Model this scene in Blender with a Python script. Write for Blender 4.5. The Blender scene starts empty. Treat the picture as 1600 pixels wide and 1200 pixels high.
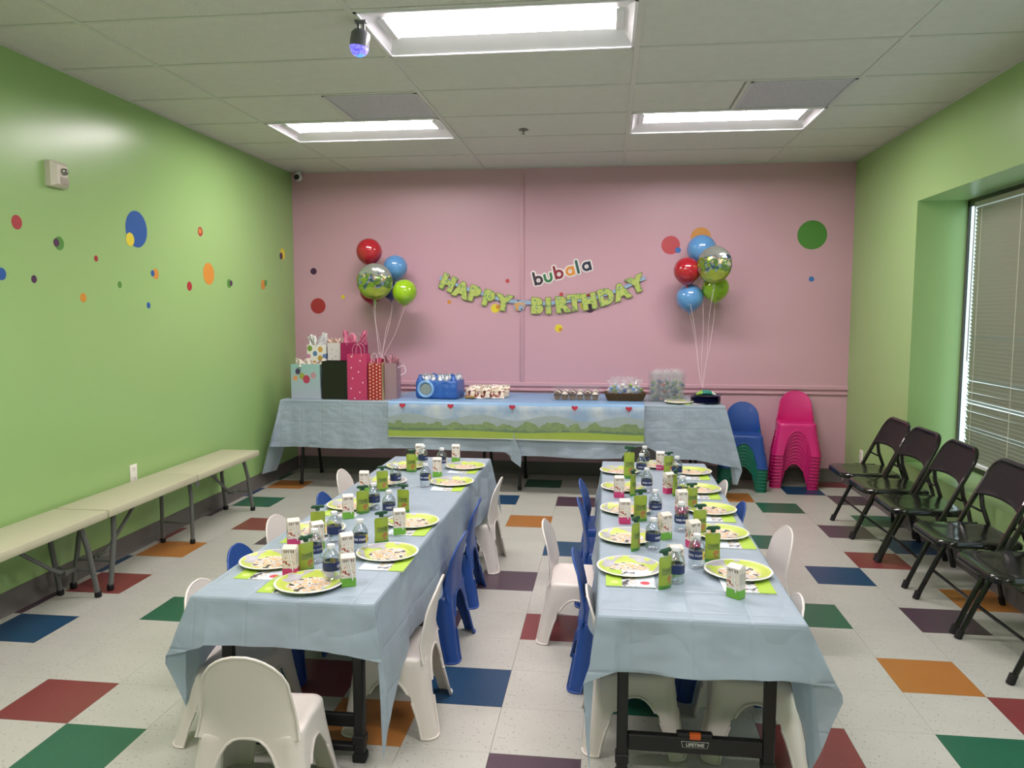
import bpy, bmesh, math, random
from mathutils import Vector, Matrix
R = math.radians
C = bpy.context.scene.collection
sc = bpy.context.scene
random.seed(7)

# ------------------------------------------------------------------ camera, world, exposure
cam = bpy.data.cameras.new('camera'); co = bpy.data.objects.new('camera', cam); C.objects.link(co)
cam.sensor_width = 36; cam.lens = 27.457; cam.clip_start = .05
rt, up, fw = Vector((.99269, .12071, .00128)), Vector((-.01237, .09118, .99576)), Vector((-.12008, .98849, -.09201))
co.matrix_world = Matrix(((rt.x, up.x, -fw.x, 0), (rt.y, up.y, -fw.y, 0), (rt.z, up.z, -fw.z, 1.464), (0, 0, 0, 1)))
sc.camera = co
w = bpy.data.worlds.new('daylight'); sc.world = w; w.use_nodes = True
w.node_tree.nodes['Background'].inputs[0].default_value = (.80, .9, 1, 1)
w.node_tree.nodes['Background'].inputs[1].default_value = 2.4
sc.view_settings.view_transform = 'Standard'; sc.view_settings.look = 'None'
sc.view_settings.gamma = 1; sc.view_settings.use_curve_mapping = False
sc.view_settings.exposure = 0.22
TUBE = 40.0          # emission of the ceiling light lenses
XL, XR, YB, YN, H = -2.87, 2.05, 6.96, -2.6, 2.72

# ------------------------------------------------------------------ materials
def lin(h):
    h = h.lstrip('#'); o = []
    for i in (0, 2, 4):
        c = int(h[i:i+2], 16)/255
        o.append(c/12.92 if c <= .04045 else ((c+.055)/1.055)**2.4)
    return (*o, 1)
MATS = {}
def mat(name, col, rough=.5, metal=0, emit=0, coat=0, trans=0, alpha=1, spec=.5, bump=0, bscale=60, var=0, vscale=3, col2=None, sss=0, aniso=None):
    if name in MATS: return MATS[name]
    m = bpy.data.materials.new(name); m.use_nodes = True; nt = m.node_tree; b = nt.nodes['Principled BSDF']
    c = lin(col) if isinstance(col, str) else col
    I = b.inputs
    I['Base Color'].default_value = c; I['Roughness'].default_value = rough; I['Metallic'].default_value = metal
    I['Coat Weight'].default_value = coat; I['Transmission Weight'].default_value = trans; I['Alpha'].default_value = alpha
    I['Specular IOR Level'].default_value = spec
    if emit: I['Emission Color'].default_value = c; I['Emission Strength'].default_value = emit
    if var or bump:
        tc = nt.nodes.new('ShaderNodeTexCoord')
    if var:
        n = nt.nodes.new('ShaderNodeTexNoise'); n.inputs['Scale'].default_value = vscale; n.inputs['Detail'].default_value = 4
        nt.links.new(tc.outputs['Object'], n.inputs['Vector'])
        r = nt.nodes.new('ShaderNodeMapRange'); r.inputs[1].default_value = .3; r.inputs[2].default_value = .7
        nt.links.new(n.outputs['Fac'], r.inputs[0])
        x = nt.nodes.new('ShaderNodeMix'); x.data_type = 'RGBA'
        x.inputs[6].default_value = c
        x.inputs[7].default_value = lin(col2) if col2 else tuple(v*(1-var) for v in c[:3])+(1,)
        nt.links.new(r.outputs[0], x.inputs[0]); nt.links.new(x.outputs[2], I['Base Color'])
    if bump:
        n = nt.nodes.new('ShaderNodeTexNoise'); n.inputs['Scale'].default_value = bscale; n.inputs['Detail'].default_value = 3
        nt.links.new(tc.outputs['Object'], n.inputs['Vector'])
        bp = nt.nodes.new('ShaderNodeBump'); bp.inputs['Strength'].default_value = bump; bp.inputs['Distance'].default_value = .01
        nt.links.new(n.outputs['Fac'], bp.inputs['Height']); nt.links.new(bp.outputs[0], I['Normal'])
    MATS[name] = m
    return m
class NT:
    """small wrapper for hand-made node materials"""
    def __init__(s, name, rough=.5, spec=.5):
        s.m = bpy.data.materials.new(name); s.m.use_nodes = True; s.t = s.m.node_tree; s.b = s.t.nodes['Principled BSDF']
        s.b.inputs['Roughness'].default_value = rough; s.b.inputs['Specular IOR Level'].default_value = spec
        MATS[name] = s.m
        tc = s.t.nodes.new('ShaderNodeTexCoord'); s.obj = tc.outputs['Object']
        sp = s.t.nodes.new('ShaderNodeSeparateXYZ'); s.t.links.new(s.obj, sp.inputs[0]); s.x, s.y, s.z = sp.outputs
    def math(s, op, a, b=None, c=None):
        n = s.t.nodes.new('ShaderNodeMath'); n.operation = op
        for i, v in enumerate((a, b, c)):
            if v is None: continue
            if isinstance(v, (int, float)): n.inputs[i].default_value = v
            else: s.t.links.new(v, n.inputs[i])
        return n.outputs[0]
    def noise(s, scale, detail=3, out='Fac', vec=None, rough=.5):
        n = s.t.nodes.new('ShaderNodeTexNoise'); n.inputs['Scale'].default_value = scale; n.inputs['Detail'].default_value = detail
        n.inputs['Roughness'].default_value = rough
        s.t.links.new(vec or s.obj, n.inputs['Vector']); return n.outputs[out]
    def vor(s, scale, out='Color', vec=None):
        n = s.t.nodes.new('ShaderNodeTexVoronoi'); n.inputs['Scale'].default_value = scale
        s.t.links.new(vec or s.obj, n.inputs['Vector']); return n.outputs[out]
    def mapv(s, sc=(1, 1, 1), loc=(0, 0, 0)):
        n = s.t.nodes.new('ShaderNodeMapping'); n.inputs['Scale'].default_value = sc; n.inputs['Location'].default_value = loc
        s.t.links.new(s.obj, n.inputs['Vector']); return n.outputs[0]
    def mix(s, f, a, b):
        n = s.t.nodes.new('ShaderNodeMix'); n.data_type = 'RGBA'
        if isinstance(f, (int, float)): n.inputs[0].default_value = f
        else: s.t.links.new(f, n.inputs[0])
        for i, v in ((6, a), (7, b)):
            if isinstance(v, str): n.inputs[i].default_value = lin(v)
            elif isinstance(v, tuple): n.inputs[i].default_value = v
            else: s.t.links.new(v, n.inputs[i])
        return n.outputs[2]
    def ramp(s, f, stops, const=False):
        n = s.t.nodes.new('ShaderNodeValToRGB'); s.t.links.new(f, n.inputs[0]); e = n.color_ramp.elements
        if const: n.color_ramp.interpolation = 'CONSTANT'
        while len(e) > 1: e.remove(e[-1])
        e[0].position = stops[0][0]; e[0].color = lin(stops[0][1])
        for p, c in stops[1:]:
            q = e.new(p); q.color = lin(c)
        return n.outputs[0]
    def lt(s, a, b): return s.math('LESS_THAN', a, b)
    def gt(s, a, b): return s.math('GREATER_THAN', a, b)
    def disc(s, cx, cz, r, sx=1, sz=1, u=None, v=None):
        dx = s.math('MULTIPLY', s.math('SUBTRACT', u or s.x, cx), 1/sx); dz = s.math('MULTIPLY', s.math('SUBTRACT', v or s.z, cz), 1/sz)
        return s.lt(s.math('ADD', s.math('MULTIPLY', dx, dx), s.math('MULTIPLY', dz, dz)), r*r)
    def col(s, c): s.t.links.new(c, s.b.inputs['Base Color']); return s
    def bump(s, h, strength=.3, dist=.01):
        n = s.t.nodes.new('ShaderNodeBump'); n.inputs['Strength'].default_value = strength; n.inputs['Distance'].default_value = dist
        s.t.links.new(h, n.inputs['Height']); s.t.links.new(n.outputs[0], s.b.inputs['Normal']); return s

# ------------------------------------------------------------------ mesh building
class MB:
    def __init__(s): s.v, s.f, s.k, s.mi, s.cur = [], [], [], [], 0
    def add(s, vs, fs):
        o = len(s.v); s.v += [tuple(p) for p in vs]; s.f += [tuple(i+o for i in f) for f in fs]; s.mi += [s.cur]*len(fs); return s
    def mat(s, i): s.cur = i; return s
    def box(s, c, d, rot=None, bev=0, seg=2):
        if bev:
            bm = bmesh.new(); bmesh.ops.create_cube(bm, size=1)
            for v in bm.verts: v.co = Vector((v.co.x*d[0], v.co.y*d[1], v.co.z*d[2]))
            bmesh.ops.bevel(bm, geom=bm.edges[:], offset=bev, segments=seg, affect='EDGES', profile=.5)
            vs = [v.co.copy() for v in bm.verts]; bm.verts.index_update(); fs = [[v.index for v in f.verts] for f in bm.faces]; bm.free()
        else:
            x, y, z = d[0]/2, d[1]/2, d[2]/2
            vs = [Vector(p) for p in ((-x,-y,-z),(x,-y,-z),(x,y,-z),(-x,y,-z),(-x,-y,z),(x,-y,z),(x,y,z),(-x,y,z))]
            fs = [(3,2,1,0),(4,5,6,7),(0,1,5,4),(1,2,6,5),(2,3,7,6),(3,0,4,7)]
        if rot is not None: vs = [rot @ v for v in vs]
        return s.add([v+Vector(c) for v in vs], fs)
    def ext(s, x0, x1, y0, y1, z0, z1, bev=0): return s.box(((x0+x1)/2, (y0+y1)/2, (z0+z1)/2), (x1-x0, y1-y0, z1-z0), bev=bev)
    def tube(s, pts, r, n=10, closed=False, cap=True, flat=None):
        P = [Vector(p) for p in pts]; rs = r if isinstance(r, (list, tuple)) else [r]*len(P); N = len(P); vs = []; pu = None
        for i, p in enumerate(P):
            a = P[i-1] if (i > 0 or closed) else p; b = P[(i+1) % N] if (i < N-1 or closed) else p
            t = (b-a).normalized()
            if pu is None: pu = t.orthogonal().normalized() if flat is None else Vector(flat)
            u = (pu - t*pu.dot(t)).normalized(); pu = u; w_ = t.cross(u)
            for k in range(n):
                an = 2*math.pi*k/n; vs.append(p+(u*math.cos(an)+w_*math.sin(an))*rs[i])
        fs = []
        for i in range(N if closed else N-1):
            j = (i+1) % N
            for k in range(n): fs.append((i*n+k, i*n+(k+1) % n, j*n+(k+1) % n, j*n+k))
        if cap and not closed: fs += [tuple(range(n))[::-1], tuple((N-1)*n+k for k in range(n))]
        return s.add(vs, fs)
    def lathe(s, prof, c=(0, 0, 0), n=24, M=None, cap=True):
        vs = []
        for r, z in prof:
            for k in range(n):
                a = 2*math.pi*k/n; p = Vector((r*math.cos(a), r*math.sin(a), z))
                vs.append((M @ p if M is not None else p)+Vector(c))
        fs = []
        for i in range(len(prof)-1):
            for k in range(n): fs.append((i*n+k, i*n+(k+1) % n, (i+1)*n+(k+1) % n, (i+1)*n+k))
        if cap: fs += [tuple(range(n))[::-1], tuple((len(prof)-1)*n+k for k in range(n))]
        return s.add(vs, fs)
    def grid(s, rows, closed=False):
        n = len(rows[0]); vs = [p for r in rows for p in r]; fs = []
        for i in range(len(rows)-1):
            for k in range(n if closed else n-1):
                k2 = (k+1) % n; fs.append((i*n+k, i*n+k2, (i+1)*n+k2, (i+1)*n+k))
        return s.add(vs, fs)
    def prism(s, poly, z0, z1, M=None):
        n = len(poly); vs = [Vector((x, y, z0)) for x, y in poly]+[Vector((x, y, z1)) for x, y in poly]
        if M is not None: vs = [M @ v for v in vs]
        return s.add(vs, [tuple(range(n))[::-1], tuple(range(n, 2*n))]+[(i, (i+1) % n, n+(i+1) % n, n+i) for i in range(n)])
    def mesh(s, name, mats, smooth=35, solid=0, weld=True):
        me = bpy.data.meshes.new(name); me.from_pydata([tuple(v) for v in s.v], [], s.f)
        mats = mats if isinstance(mats, (list, tuple)) else [mats]
        for m in mats: me.materials.append(m)
        if len(mats) > 1: me.polygons.foreach_set('material_index', s.mi)
        bm = bmesh.new(); bm.from_mesh(me)
        if weld: bmesh.ops.remove_doubles(bm, verts=bm.verts, dist=1e-5)
        if solid: bmesh.ops.solidify(bm, geom=bm.faces[:], thickness=solid)
        bmesh.ops.recalc_face_normals(bm, faces=bm.faces); bm.to_mesh(me); bm.free()
        if smooth:
            me.polygons.foreach_set('use_smooth', [True]*len(me.polygons)); me.set_sharp_from_angle(angle=R(smooth))
        return me
def tag(o, label=None, cat=None, group=None, kind=None):
    if label: o['label'] = label
    if cat: o['category'] = cat
    if group: o['group'] = group
    if kind: o['kind'] = kind
    return o
def link(name, me, parent=None, loc=None, rz=None):
    o = bpy.data.objects.new(name, me); C.objects.link(o)
    if parent: o.parent = parent
    if loc is not None: o.location = loc
    if rz is not None: o.rotation_euler = (0, 0, rz)
    return o
def obj(name, mb, m, parent=None, **k):
    lk = {a: k.pop(a) for a in ('loc', 'rz') if a in k}
    return link(name, mb.mesh(name, m, **k), parent, **lk)
def thing(name, label, cat, loc=(0, 0, 0), rz=0, group=None):
    return tag(link(name, None, None, loc, rz), label, cat, group)
def dup(root, loc, rz, label=None, group=None, tilt=None):
    r = root.copy(); C.objects.link(r); r.location = loc; r.rotation_euler = (0, 0, rz) if tilt is None else (tilt[0], tilt[1], rz)
    if label: r['label'] = label
    if group: r['group'] = group
    for ch in list(root.children):
        c = ch.copy(); C.objects.link(c); c.parent = r
        for g in ch.children:
            d = g.copy(); C.objects.link(d); d.parent = c
    return r
def struct(name, mb, m, parent=None, **k):
    o = obj(name, mb, m, parent, **k)
    if not parent: o['kind'] = 'structure'
    return o
def text_polys(txt, size, ext=.001, off=0, spacing=1):
    cu = bpy.data.curves.new('t', 'FONT'); cu.body = txt; cu.size = size; cu.extrude = ext; cu.offset = off
    cu.align_x = 'CENTER'; cu.align_y = 'CENTER'; cu.resolution_u = 3; cu.space_character = spacing
    o = bpy.data.objects.new('t', cu); C.objects.link(o); dg = bpy.context.evaluated_depsgraph_get(); dg.update()
    me = o.evaluated_get(dg).to_mesh(); vs = [v.co.copy() for v in me.vertices]; fs = [tuple(p.vertices) for p in me.polygons]
    o.evaluated_get(dg).to_mesh_clear(); bpy.data.objects.remove(o); bpy.data.curves.remove(cu); return vs, fs
WALLX = Matrix(((1, 0, 0), (0, 0, -1), (0, 1, 0)))      # text plane -> facing -y
def arc(c, r, a0, a1, n): return [(c[0]+r*math.cos(a0+(a1-a0)*i/n), c[1]+r*math.sin(a0+(a1-a0)*i/n)) for i in range(n+1)]
def smooth_pts(P, n=4):
    P = [Vector(p) for p in P]; out = []
    for i in range(len(P)-1):
        a, b, c, d = P[max(i-1, 0)], P[i], P[i+1], P[min(i+2, len(P)-1)]
        for k in range(n):
            t = k/n; out.append(.5*((2*b)+(c-a)*t+(2*a-5*b+4*c-d)*t*t+(3*b-a-3*c+d)*t**3))
    return out+[P[-1]]

# ------------------------------------------------------------------ room: floor
def tile_mat(name, a, b, dark, amt=.46, rough=.3):
    n = NT(name, rough)
    v = n.mapv((30, 30, 30)); sp = n.noise(1.6, 5, vec=v, rough=.6)
    base = n.mix(n.noise(6, 4), a, b)
    mp = n.mapv((40, 115, 40)); fl = n.gt(n.noise(1.0, 2, vec=mp), .675)
    mp2 = n.mapv((130, 45, 50), (3, 5, 0)); fl2 = n.gt(n.noise(1.0, 2, vec=mp2), .69)
    base = n.mix(n.math('MULTIPLY', n.math('MAXIMUM', fl, fl2), amt), base, dark)
    base = n.mix(n.math('MULTIPLY', n.gt(sp, .64), .04), base, '#ffffff')
    n.col(base).bump(n.noise(9, 2), .03, .01); return n.m
white_tile = tile_mat('speckled_white_vinyl', '#bcbcb4', '#afafa7', '#55544f', .62)
TM = {'r': tile_mat('red_vinyl', '#7e3a3c', '#773638', '#5b2324', .3), 'b': tile_mat('blue_vinyl', '#1c4468', '#1a3d5c', '#0f2a40', .3),
      'g': tile_mat('green_vinyl', '#27624a', '#235843', '#10402c', .3), 'o': tile_mat('orange_vinyl', '#ab7138', '#a06933', '#83511d', .3),
      'p': tile_mat('purple_vinyl', '#513e4b', '#4a3945', '#33222f', .3), 'w': white_tile}
cells = {}
for s_ in '''-8,6,r -10,8,b -8,9,g -10,10,r -11,11,b -10,12,o -11,13,r -11,9,p -7,5,g -9,14,r -10,16,g -10,18,o -11,15,p -11,17,b -11,19,g
 -3,11,p -3,15,o -4,17,b -3,19,g -2,17,p -2,13,b -2,9,r -3,7,b -2,5,p -5,7,r -4,6,o -1,7,g 1,6,r 2,10,g 3,12,b 3,8,o 4,10,p 4,7,r 3,6,g
 4,13,r 4,15,p 3,17,g 2,14,g 2,18,o 4,19,b 5,20,r 5,18,p 5,16,g 5,14,b 5,11,o -8,13,p -6,10,o -6,14,g -5,12,b 0,11,o 0,15,r 1,12,p -6,18,r -1,19,o
 -4,9,p -5,4,b 1,4,o 5,5,p -9,4,o'''.split():
    a, b, c = s_.split(','); cells[(int(a), int(b))] = c
T = .3048; X0, Y0 = .2376, .6232
fl = struct('floor', MB().ext(XL-.3, XR+.6, YN, YB+.1, -.12, -.004), mat('floor_adhesive', '#8d8c84', .8))
tmesh = {}
for i in range(-11, 6):
    for j in range(4, 21):
        x0, x1 = max(X0+i*T, XL), min(X0+(i+1)*T, XR); y0, y1 = Y0+j*T, min(Y0+(j+1)*T, YB)
        key = (cells.get((i, j), 'w'), round(x1-x0, 3), round(y1-y0, 3))
        if key not in tmesh:
            g = .0005; tmesh[key] = MB().box((0, 0, -.002), (x1-x0-2*g, y1-y0-2*g, .004), bev=.0003, seg=1).mesh('floor_tile', TM[key[0]], smooth=0)
        link('floor_tile', tmesh[key], fl, ((x0+x1)/2, (y0+y1)/2, 0))
m_ = MB()
for i in range(-11, 6):
    for j in range(-11, 4):
        x0, x1 = max(X0+i*T, XL), min(X0+(i+1)*T, XR); m_.mat(0 if (i*5+j*3) % 7 else 1+(i+2*j) % 3)
        m_.ext(x0+.0005, x1-.0005, max(Y0+j*T, YN)+.0005, Y0+(j+1)*T-.0005, -.004, 0)
tag(obj('floor_tile', m_, [white_tile, TM['b'], TM['r'], TM['g']], fl, smooth=0, weld=False), kind='stuff')

# ------------------------------------------------------------------ room: ceiling
n = NT('mineral_ceiling_board', .9, .2)
n.col(n.mix(n.noise(14, 4), '#e2e0da', '#d8d6d0')).bump(n.noise(55, 4, rough=.75), 1.0, .010); ceil_board = n.m
ceil_grid = mat('white_grid_metal', '#cfcfc8', .5)
ce = struct('ceiling', MB().ext(XL-.3, XR+.6, YN, YB+.1, H+.16, H+.24), mat('deck', '#60605c', .9))
GX = [XL, -2.314, -1.095, .124, 1.343, XR]; GY = [YN]+[3.303+.6096*k for k in range(-9, 6)]+[YB]
LIGHTS = [(2, 3.303), (1, 5.132), (3, 5.132), (1, 1.4742), (3, 1.4742), (2, -.3546)]
VENTS = {(1, 4.5222), (3, 4.5222)}
for a in range(5):
    for b in range(len(GY)-1):
        x0, x1, y0, y1 = GX[a], GX[a+1], GY[b], GY[b+1]
        if any(a == l[0] and abs(y0-l[1]) < .01 for l in LIGHTS): continue
        if any(a == l[0] and abs(y0-l[1]) < .01 for l in VENTS):
            if a == 1: x1 = -1.70
            else: x1 = .745
            obj('grid_bar', MB().ext(x1, x1+.022, y0+.012, y1-.012, H, H+.03), ceil_grid, ce, smooth=0)
        obj('ceiling_panel', MB().box(((x0+x1)/2, (y0+y1)/2, H+.014), (x1-x0-.02, y1-y0-.02, .018), bev=.002, seg=1), ceil_board, ce, smooth=0)
for x in GX[1:-1]: obj('grid_bar', MB().ext(x-.0125, x+.0125, YN, YB, H, H+.035), ceil_grid, ce, smooth=0)
for y in GY[1:-1]: obj('grid_bar', MB().ext(XL, XR, y-.0125, y+.0125, H+.0006, H+.036), ceil_grid, ce, smooth=0)
edge = MB(); 
for b in ((XL, XL+.02, YN, YB), (XR-.02, XR, YN, YB), (XL, XR, YB-.02, YB)): edge.ext(*b, H-.001, H+.004)
obj('edge_angle', edge, ceil_grid, ce, smooth=0)

# troffer lights
enamel = mat('white_enamel', '#e9e9ee', .35)
lens_m = mat('lit_lens', '#fff4f4', .4, emit=TUBE)
def troffer(ix, y0, label):
    x0, x1, y1 = GX[ix]+.013, GX[ix+1]-.013, y0+.6096-.013; y0 += .013; cx, cy = (x0+x1)/2, (y0+y1)/2
    t = thing('ceiling_light', label, 'ceiling light', (cx, cy, H), 0, 'recessed fluorescent ceiling lights')
    hx, hy = (x1-x0)/2, (y1-y0)/2; d = .034; m = MB(); lx, ly = hx-.06, .122
    A = [(-hx, -hy, 0), (hx, -hy, 0), (hx, hy, 0), (-hx, hy, 0)]; B = [(-lx, -ly, d), (lx, -ly, d), (lx, ly, d), (-lx, ly, d)]
    m.add(A+B, [(0, 1, 5, 4), (1, 2, 6, 5), (2, 3, 7, 6), (3, 0, 4, 7)])
    obj('reflector', m, enamel, t, smooth=0)
    m = MB()
    for a in ((-hx, hx, -hy, -hy+.014), (-hx, hx, hy-.014, hy), (-hx, -hx+.014, -hy, hy), (hx-.014, hx, -hy, hy)): m.ext(*a, -.003, .004)
    obj('frame', m, enamel, t, smooth=0)
    obj('lens', MB().ext(-lx+.02, lx-.02, -ly, ly, d-.0005, d+.02), lens_m, t, smooth=0)
    for s in (-1, 1): obj('end_cap', MB().box((s*(lx-.012), 0, d-.004), (.035, ly*2, .012), bev=.003), enamel, t)
    obj('backing', MB().ext(-lx, lx, -ly, ly, d+.021, d+.024), enamel, t, smooth=0)
    return t
names = ['recessed ceiling light nearest the camera, above the middle of the room', 'recessed ceiling light at far left, above the gift bags', 'recessed ceiling light at far right, above the black chairs',
         'recessed ceiling light behind the camera on the left', 'recessed ceiling light behind the camera on the right', 'recessed ceiling light far behind the camera']
for (ix, y0), nm in zip(LIGHTS, names): troffer(ix, y0, nm)
vent_m = NT('perforated_grey_panel', .5); vent_m.col(vent_m.mix(vent_m.gt(vent_m.vor(160, 'Distance'), .55), '#c2c2ca', '#acacb6')); vent_m = vent_m.m
for xa, xb, lb in ((-1.678, -1.108, 'grey perforated air vent panel left, beside the far left ceiling light'), (.767, 1.33, 'grey perforated air vent panel right, beside the far right ceiling light')):
    t = thing('ceiling_vent', lb, 'vent', ((xa+xb)/2, 4.827, H), 0, 'grey air return panels in the ceiling')
    w2 = (xb-xa)/2
    obj('grille', MB().box((0, 0, .006), (2*w2-.02, .57, .008), bev=.002, seg=1), vent_m, t, smooth=0)
    m = MB()
    for a in ((-w2, w2, -.291, -.275), (-w2, w2, .275, .291), (-w2, -w2+.016, -.291, .291), (w2-.016, w2, -.291, .291)): m.ext(*a, -.003, .005)
    obj('frame', m, mat('vent_frame', '#c4c4ca', .5), t, smooth=0)

# ------------------------------------------------------------------ room: walls
def paint(name, a, b, rough, bs=.12):
    n = NT(name, rough, .45); n.col(n.mix(n.noise(1.3, 4), a, b)).bump(n.noise(45, 3), bs, .002); return n.m
green_p = paint('green_gloss_paint', '#9cc07b', '#96bb75', .27)
green_r = paint('green_wall_paint_right', '#a0c080', '#9abb7a', .33)
pink_p = paint('pink_paint', '#cfa6b3', '#caa0ae', .36)
struct('wall_left', MB().ext(XL-.12, XL, YN, YB+.12, -.12, H+.16), green_p, smooth=0)
m = MB().ext(XL, XR, YB, YB+.12, -.12, H+.16)
wb = struct('wall_back', m, pink_p, smooth=0)
struct('wall_near', MB().ext(XL, XR, YN-.12, YN, -.12, H+.16), green_p, smooth=0)
# right wall with the deep window recess
RY0, RY1, SZ, TZ, GXW = 1.2, 5.60, .436, 2.205, 2.37
m = MB().ext(XR, GXW+.016, RY1, YB+.12, -.12, H+.16).ext(XR, GXW+.016, YN, RY0, -.12, H+.16).ext(XR, GXW+.016, RY0, RY1, -.12, SZ).ext(XR, GXW+.016, RY0, RY1, TZ, H+.16)
struct('wall_right', m, green_r, smooth=0)
base_m = mat('grey_cove_base', '#6a6663', .45, var=.1)
def cove(name, p0, p1, nx, ny):
    m = MB(); prof = [(0, .115), (.004, .115), (.005, .02), (.014, .004), (.016, 0), (0, 0)]
    m.grid([[(p[0]+nx*d, p[1]+ny*d, z) for d, z in prof] for p in (p0, p1)]); struct(name, m, base_m)
cove('baseboard_left', (XL, YN), (XL, YB), 1, 0); cove('baseboard_back', (XL+.016, YB), (XR-.016, YB), 0, -1); cove('baseboard_right', (XR, YN), (XR, YB), -1, 0)
m = MB()
for z0, z1, d in ((.795, .835, .018), (.752, .778, .016)):
    m.grid([[(x, YB-dd, z) for dd, z in ((0, z1), (d*.6, z1), (d, z1-.006), (d, z0+.008), (d*.5, z0), (0, z0))] for x in (XL, XR)])
struct('trim_1', m, pink_p)
struct('trim_2', MB().box((-.755, YB-.005, 1.76), (.034, .012, 1.84), bev=.003).box((-.755, YB-.012, 1.76), (.016, .008, 1.84), bev=.003), pink_p)

# window and blind
fr = mat('bronze_window_frame', '#4a4a44', .45); m = MB()
for a in ((RY1-.018, RY1, SZ, TZ), (RY0, RY0+.03, SZ, TZ), (RY0, RY1, SZ, SZ+.045), (RY0, RY1, TZ-.045, TZ), (3.1, 3.15, SZ, TZ)): m.ext(GXW, GXW+.015, a[0], a[1], a[2], a[3])
wn = struct('window_1', m, fr, smooth=0)
glass = bpy.data.materials.new('window_glass'); glass.use_nodes = True; nt = glass.node_tree; nt.nodes.clear()
o_ = nt.nodes.new('ShaderNodeOutputMaterial'); mx = nt.nodes.new('ShaderNodeMixShader'); tr = nt.nodes.new('ShaderNodeBsdfTransparent'); gl = nt.nodes.new('ShaderNodeBsdfGlossy'); fz = nt.nodes.new('ShaderNodeFresnel')
tr.inputs[0].default_value = (.75, .8, .78, 1); gl.inputs['Roughness'].default_value = .02
mx.inputs[0].default_value = .12; nt.links.new(tr.outputs[0], mx.inputs[1]); nt.links.new(gl.outputs[0], mx.inputs[2]); nt.links.new(mx.outputs[0], o_.inputs[0])
for ya, yb in ((3.15, RY1-.018), (RY0+.03, 3.1)): obj('pane', MB().ext(GXW+.006, GXW+.009, ya, yb, SZ+.045, TZ-.045), glass, wn, smooth=0)
slat_m = mat('grey_aluminium_slat', '#a3a594', .42, metal=.1)
bl = thing('window_blind', 'grey horizontal slatted blind hanging closed in the window recess', 'window blind', (GXW-.028, 0, 0))
BY0, BY1 = 3.17, 5.402
m = MB().ext(-.018, .018, BY0, BY1, 2.135, 2.165); obj('headrail', m, slat_m, bl, smooth=0)
zs = 2.115; k = 0
while zs > .515:
    tilt = R(66); 
    if k in (50,): tilt = R(40)
    if k in (33, 44, 57): tilt = R(52)
    sm = MB(); hw = .0165
    pr = [(u*hw, .002*(1-u*u)) for u in (-1, -.33, .33, 1)]
    ya, yb = BY0, BY1 - (.012 if k > 44 and k % 3 == 0 else 0)
    rows = []
    for y, dz in ((ya, 0), ((ya+yb)/2, 0), (yb, -.006 if k in (45, 48, 51, 53) else 0)):
        rows.append([(a*math.cos(tilt)+b*math.sin(tilt), y, -a*math.sin(tilt)+b*math.cos(tilt)+dz) for a, b in pr])
    sm.grid(rows); obj('slat', sm, slat_m, bl, solid=.0006, loc=(0, 0, zs), smooth=60)
    zs -= .0245; k += 1
obj('bottom_rail', MB().ext(-.014, .014, BY0, BY1, .487, .503), mat('white_rail', '#d8d8d0', .4), bl, smooth=0)
for y in (5.30, 4.82, 4.4, 3.85, 3.3):
    obj('ladder_cord', MB().tube([(-.016, y, 2.13), (-.016, y, .5)], .0018, 5), mat('white_cord', '#dedccb', .7), bl)
obj('tilt_wand', MB().tube([(-.03, 5.36, 2.13), (-.032, 5.36, 1.15)], .003, 6), mat('clear_wand', '#9a9d92', .2), bl)

# ------------------------------------------------------------------ wall fittings
t = thing('alarm_strobe', 'white fire alarm strobe high on the green wall', 'alarm', (XL, 3.83, 2.172))
m = MB(); P = .065
m.add([(0, -P, -P), (0, P, -P), (0, P, P), (0, -P, P), (.03, -P, -P), (.03, P, -P), (.03, P, P), (.03, -P, P), (.055, -P+.02, -P+.012), (.04, P-.012, -P+.012), (.04, P-.012, P-.02), (.055, -P+.02, P-.02)],
      [(0, 1, 5, 4), (1, 2, 6, 5), (2, 3, 7, 6), (3, 0, 4, 7), (4, 5, 9, 8), (5, 6, 10, 9), (6, 7, 11, 10), (7, 4, 8, 11), (8, 9, 10, 11)])
obj('housing', m, mat('ivory_plastic', '#d9d2c2', .4), t, smooth=20)
obj('strobe_lens', MB().lathe([(.004, 0), (.026, 0), (.024, .012), (.014, .02), (.002, .022)], (.046, .012, .015), 16, Matrix.Rotation(R(90), 3, 'Y') @ Matrix.Scale(.75, 3, Vector((1, 0, 0)))), mat('strobe_glass', '#9a9a90', .08, metal=.8), t)
obj('speaker_grille', MB().box((.048, .012, -.032), (.008, .07, .035), bev=.002), mat('grille_grey', '#a79f90', .6), t)
def outlet(loc, side, label):
    t = thing('wall_outlet', label, 'outlet', loc); s = side
    obj('cover_plate', MB().box((s*.003, 0, 0), (.006, .07, .115), bev=.0025), mat('outlet_white', '#ece9df', .35), t)
    for dz in (-.028, .028):
        m = MB().box((s*.0068, 0, dz), (.003, .033, .028), bev=.001, seg=1)
        sk = obj('socket', m, mat('outlet_white', '', .3), t)
        m = MB()
        for dy in (-.007, .007): m.box((s*.0087, dy, dz+.003), (.001, .002, .008))
        m.box((s*.0087, 0, dz-.008), (.001, .004, .004)); obj('slot', m, mat('slot_dark', '#2a2824', .7), sk, smooth=0)
outlet((XL, 4.396, .475), 1, 'white wall outlet above the beige bench on the left wall')
outlet((XR, 6.515, .30), -1, 'white wall outlet low on the right wall behind the farthest black chair')
t = thing('security_camera', 'small round security camera in the far left ceiling corner', 'camera', (-2.785, 6.9, H))
obj('bracket', MB().lathe([(.02, 0), (.02, -.01), (.009, -.014), (.009, -.03)], (0, .02, 0), 12), enamel, t)
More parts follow.
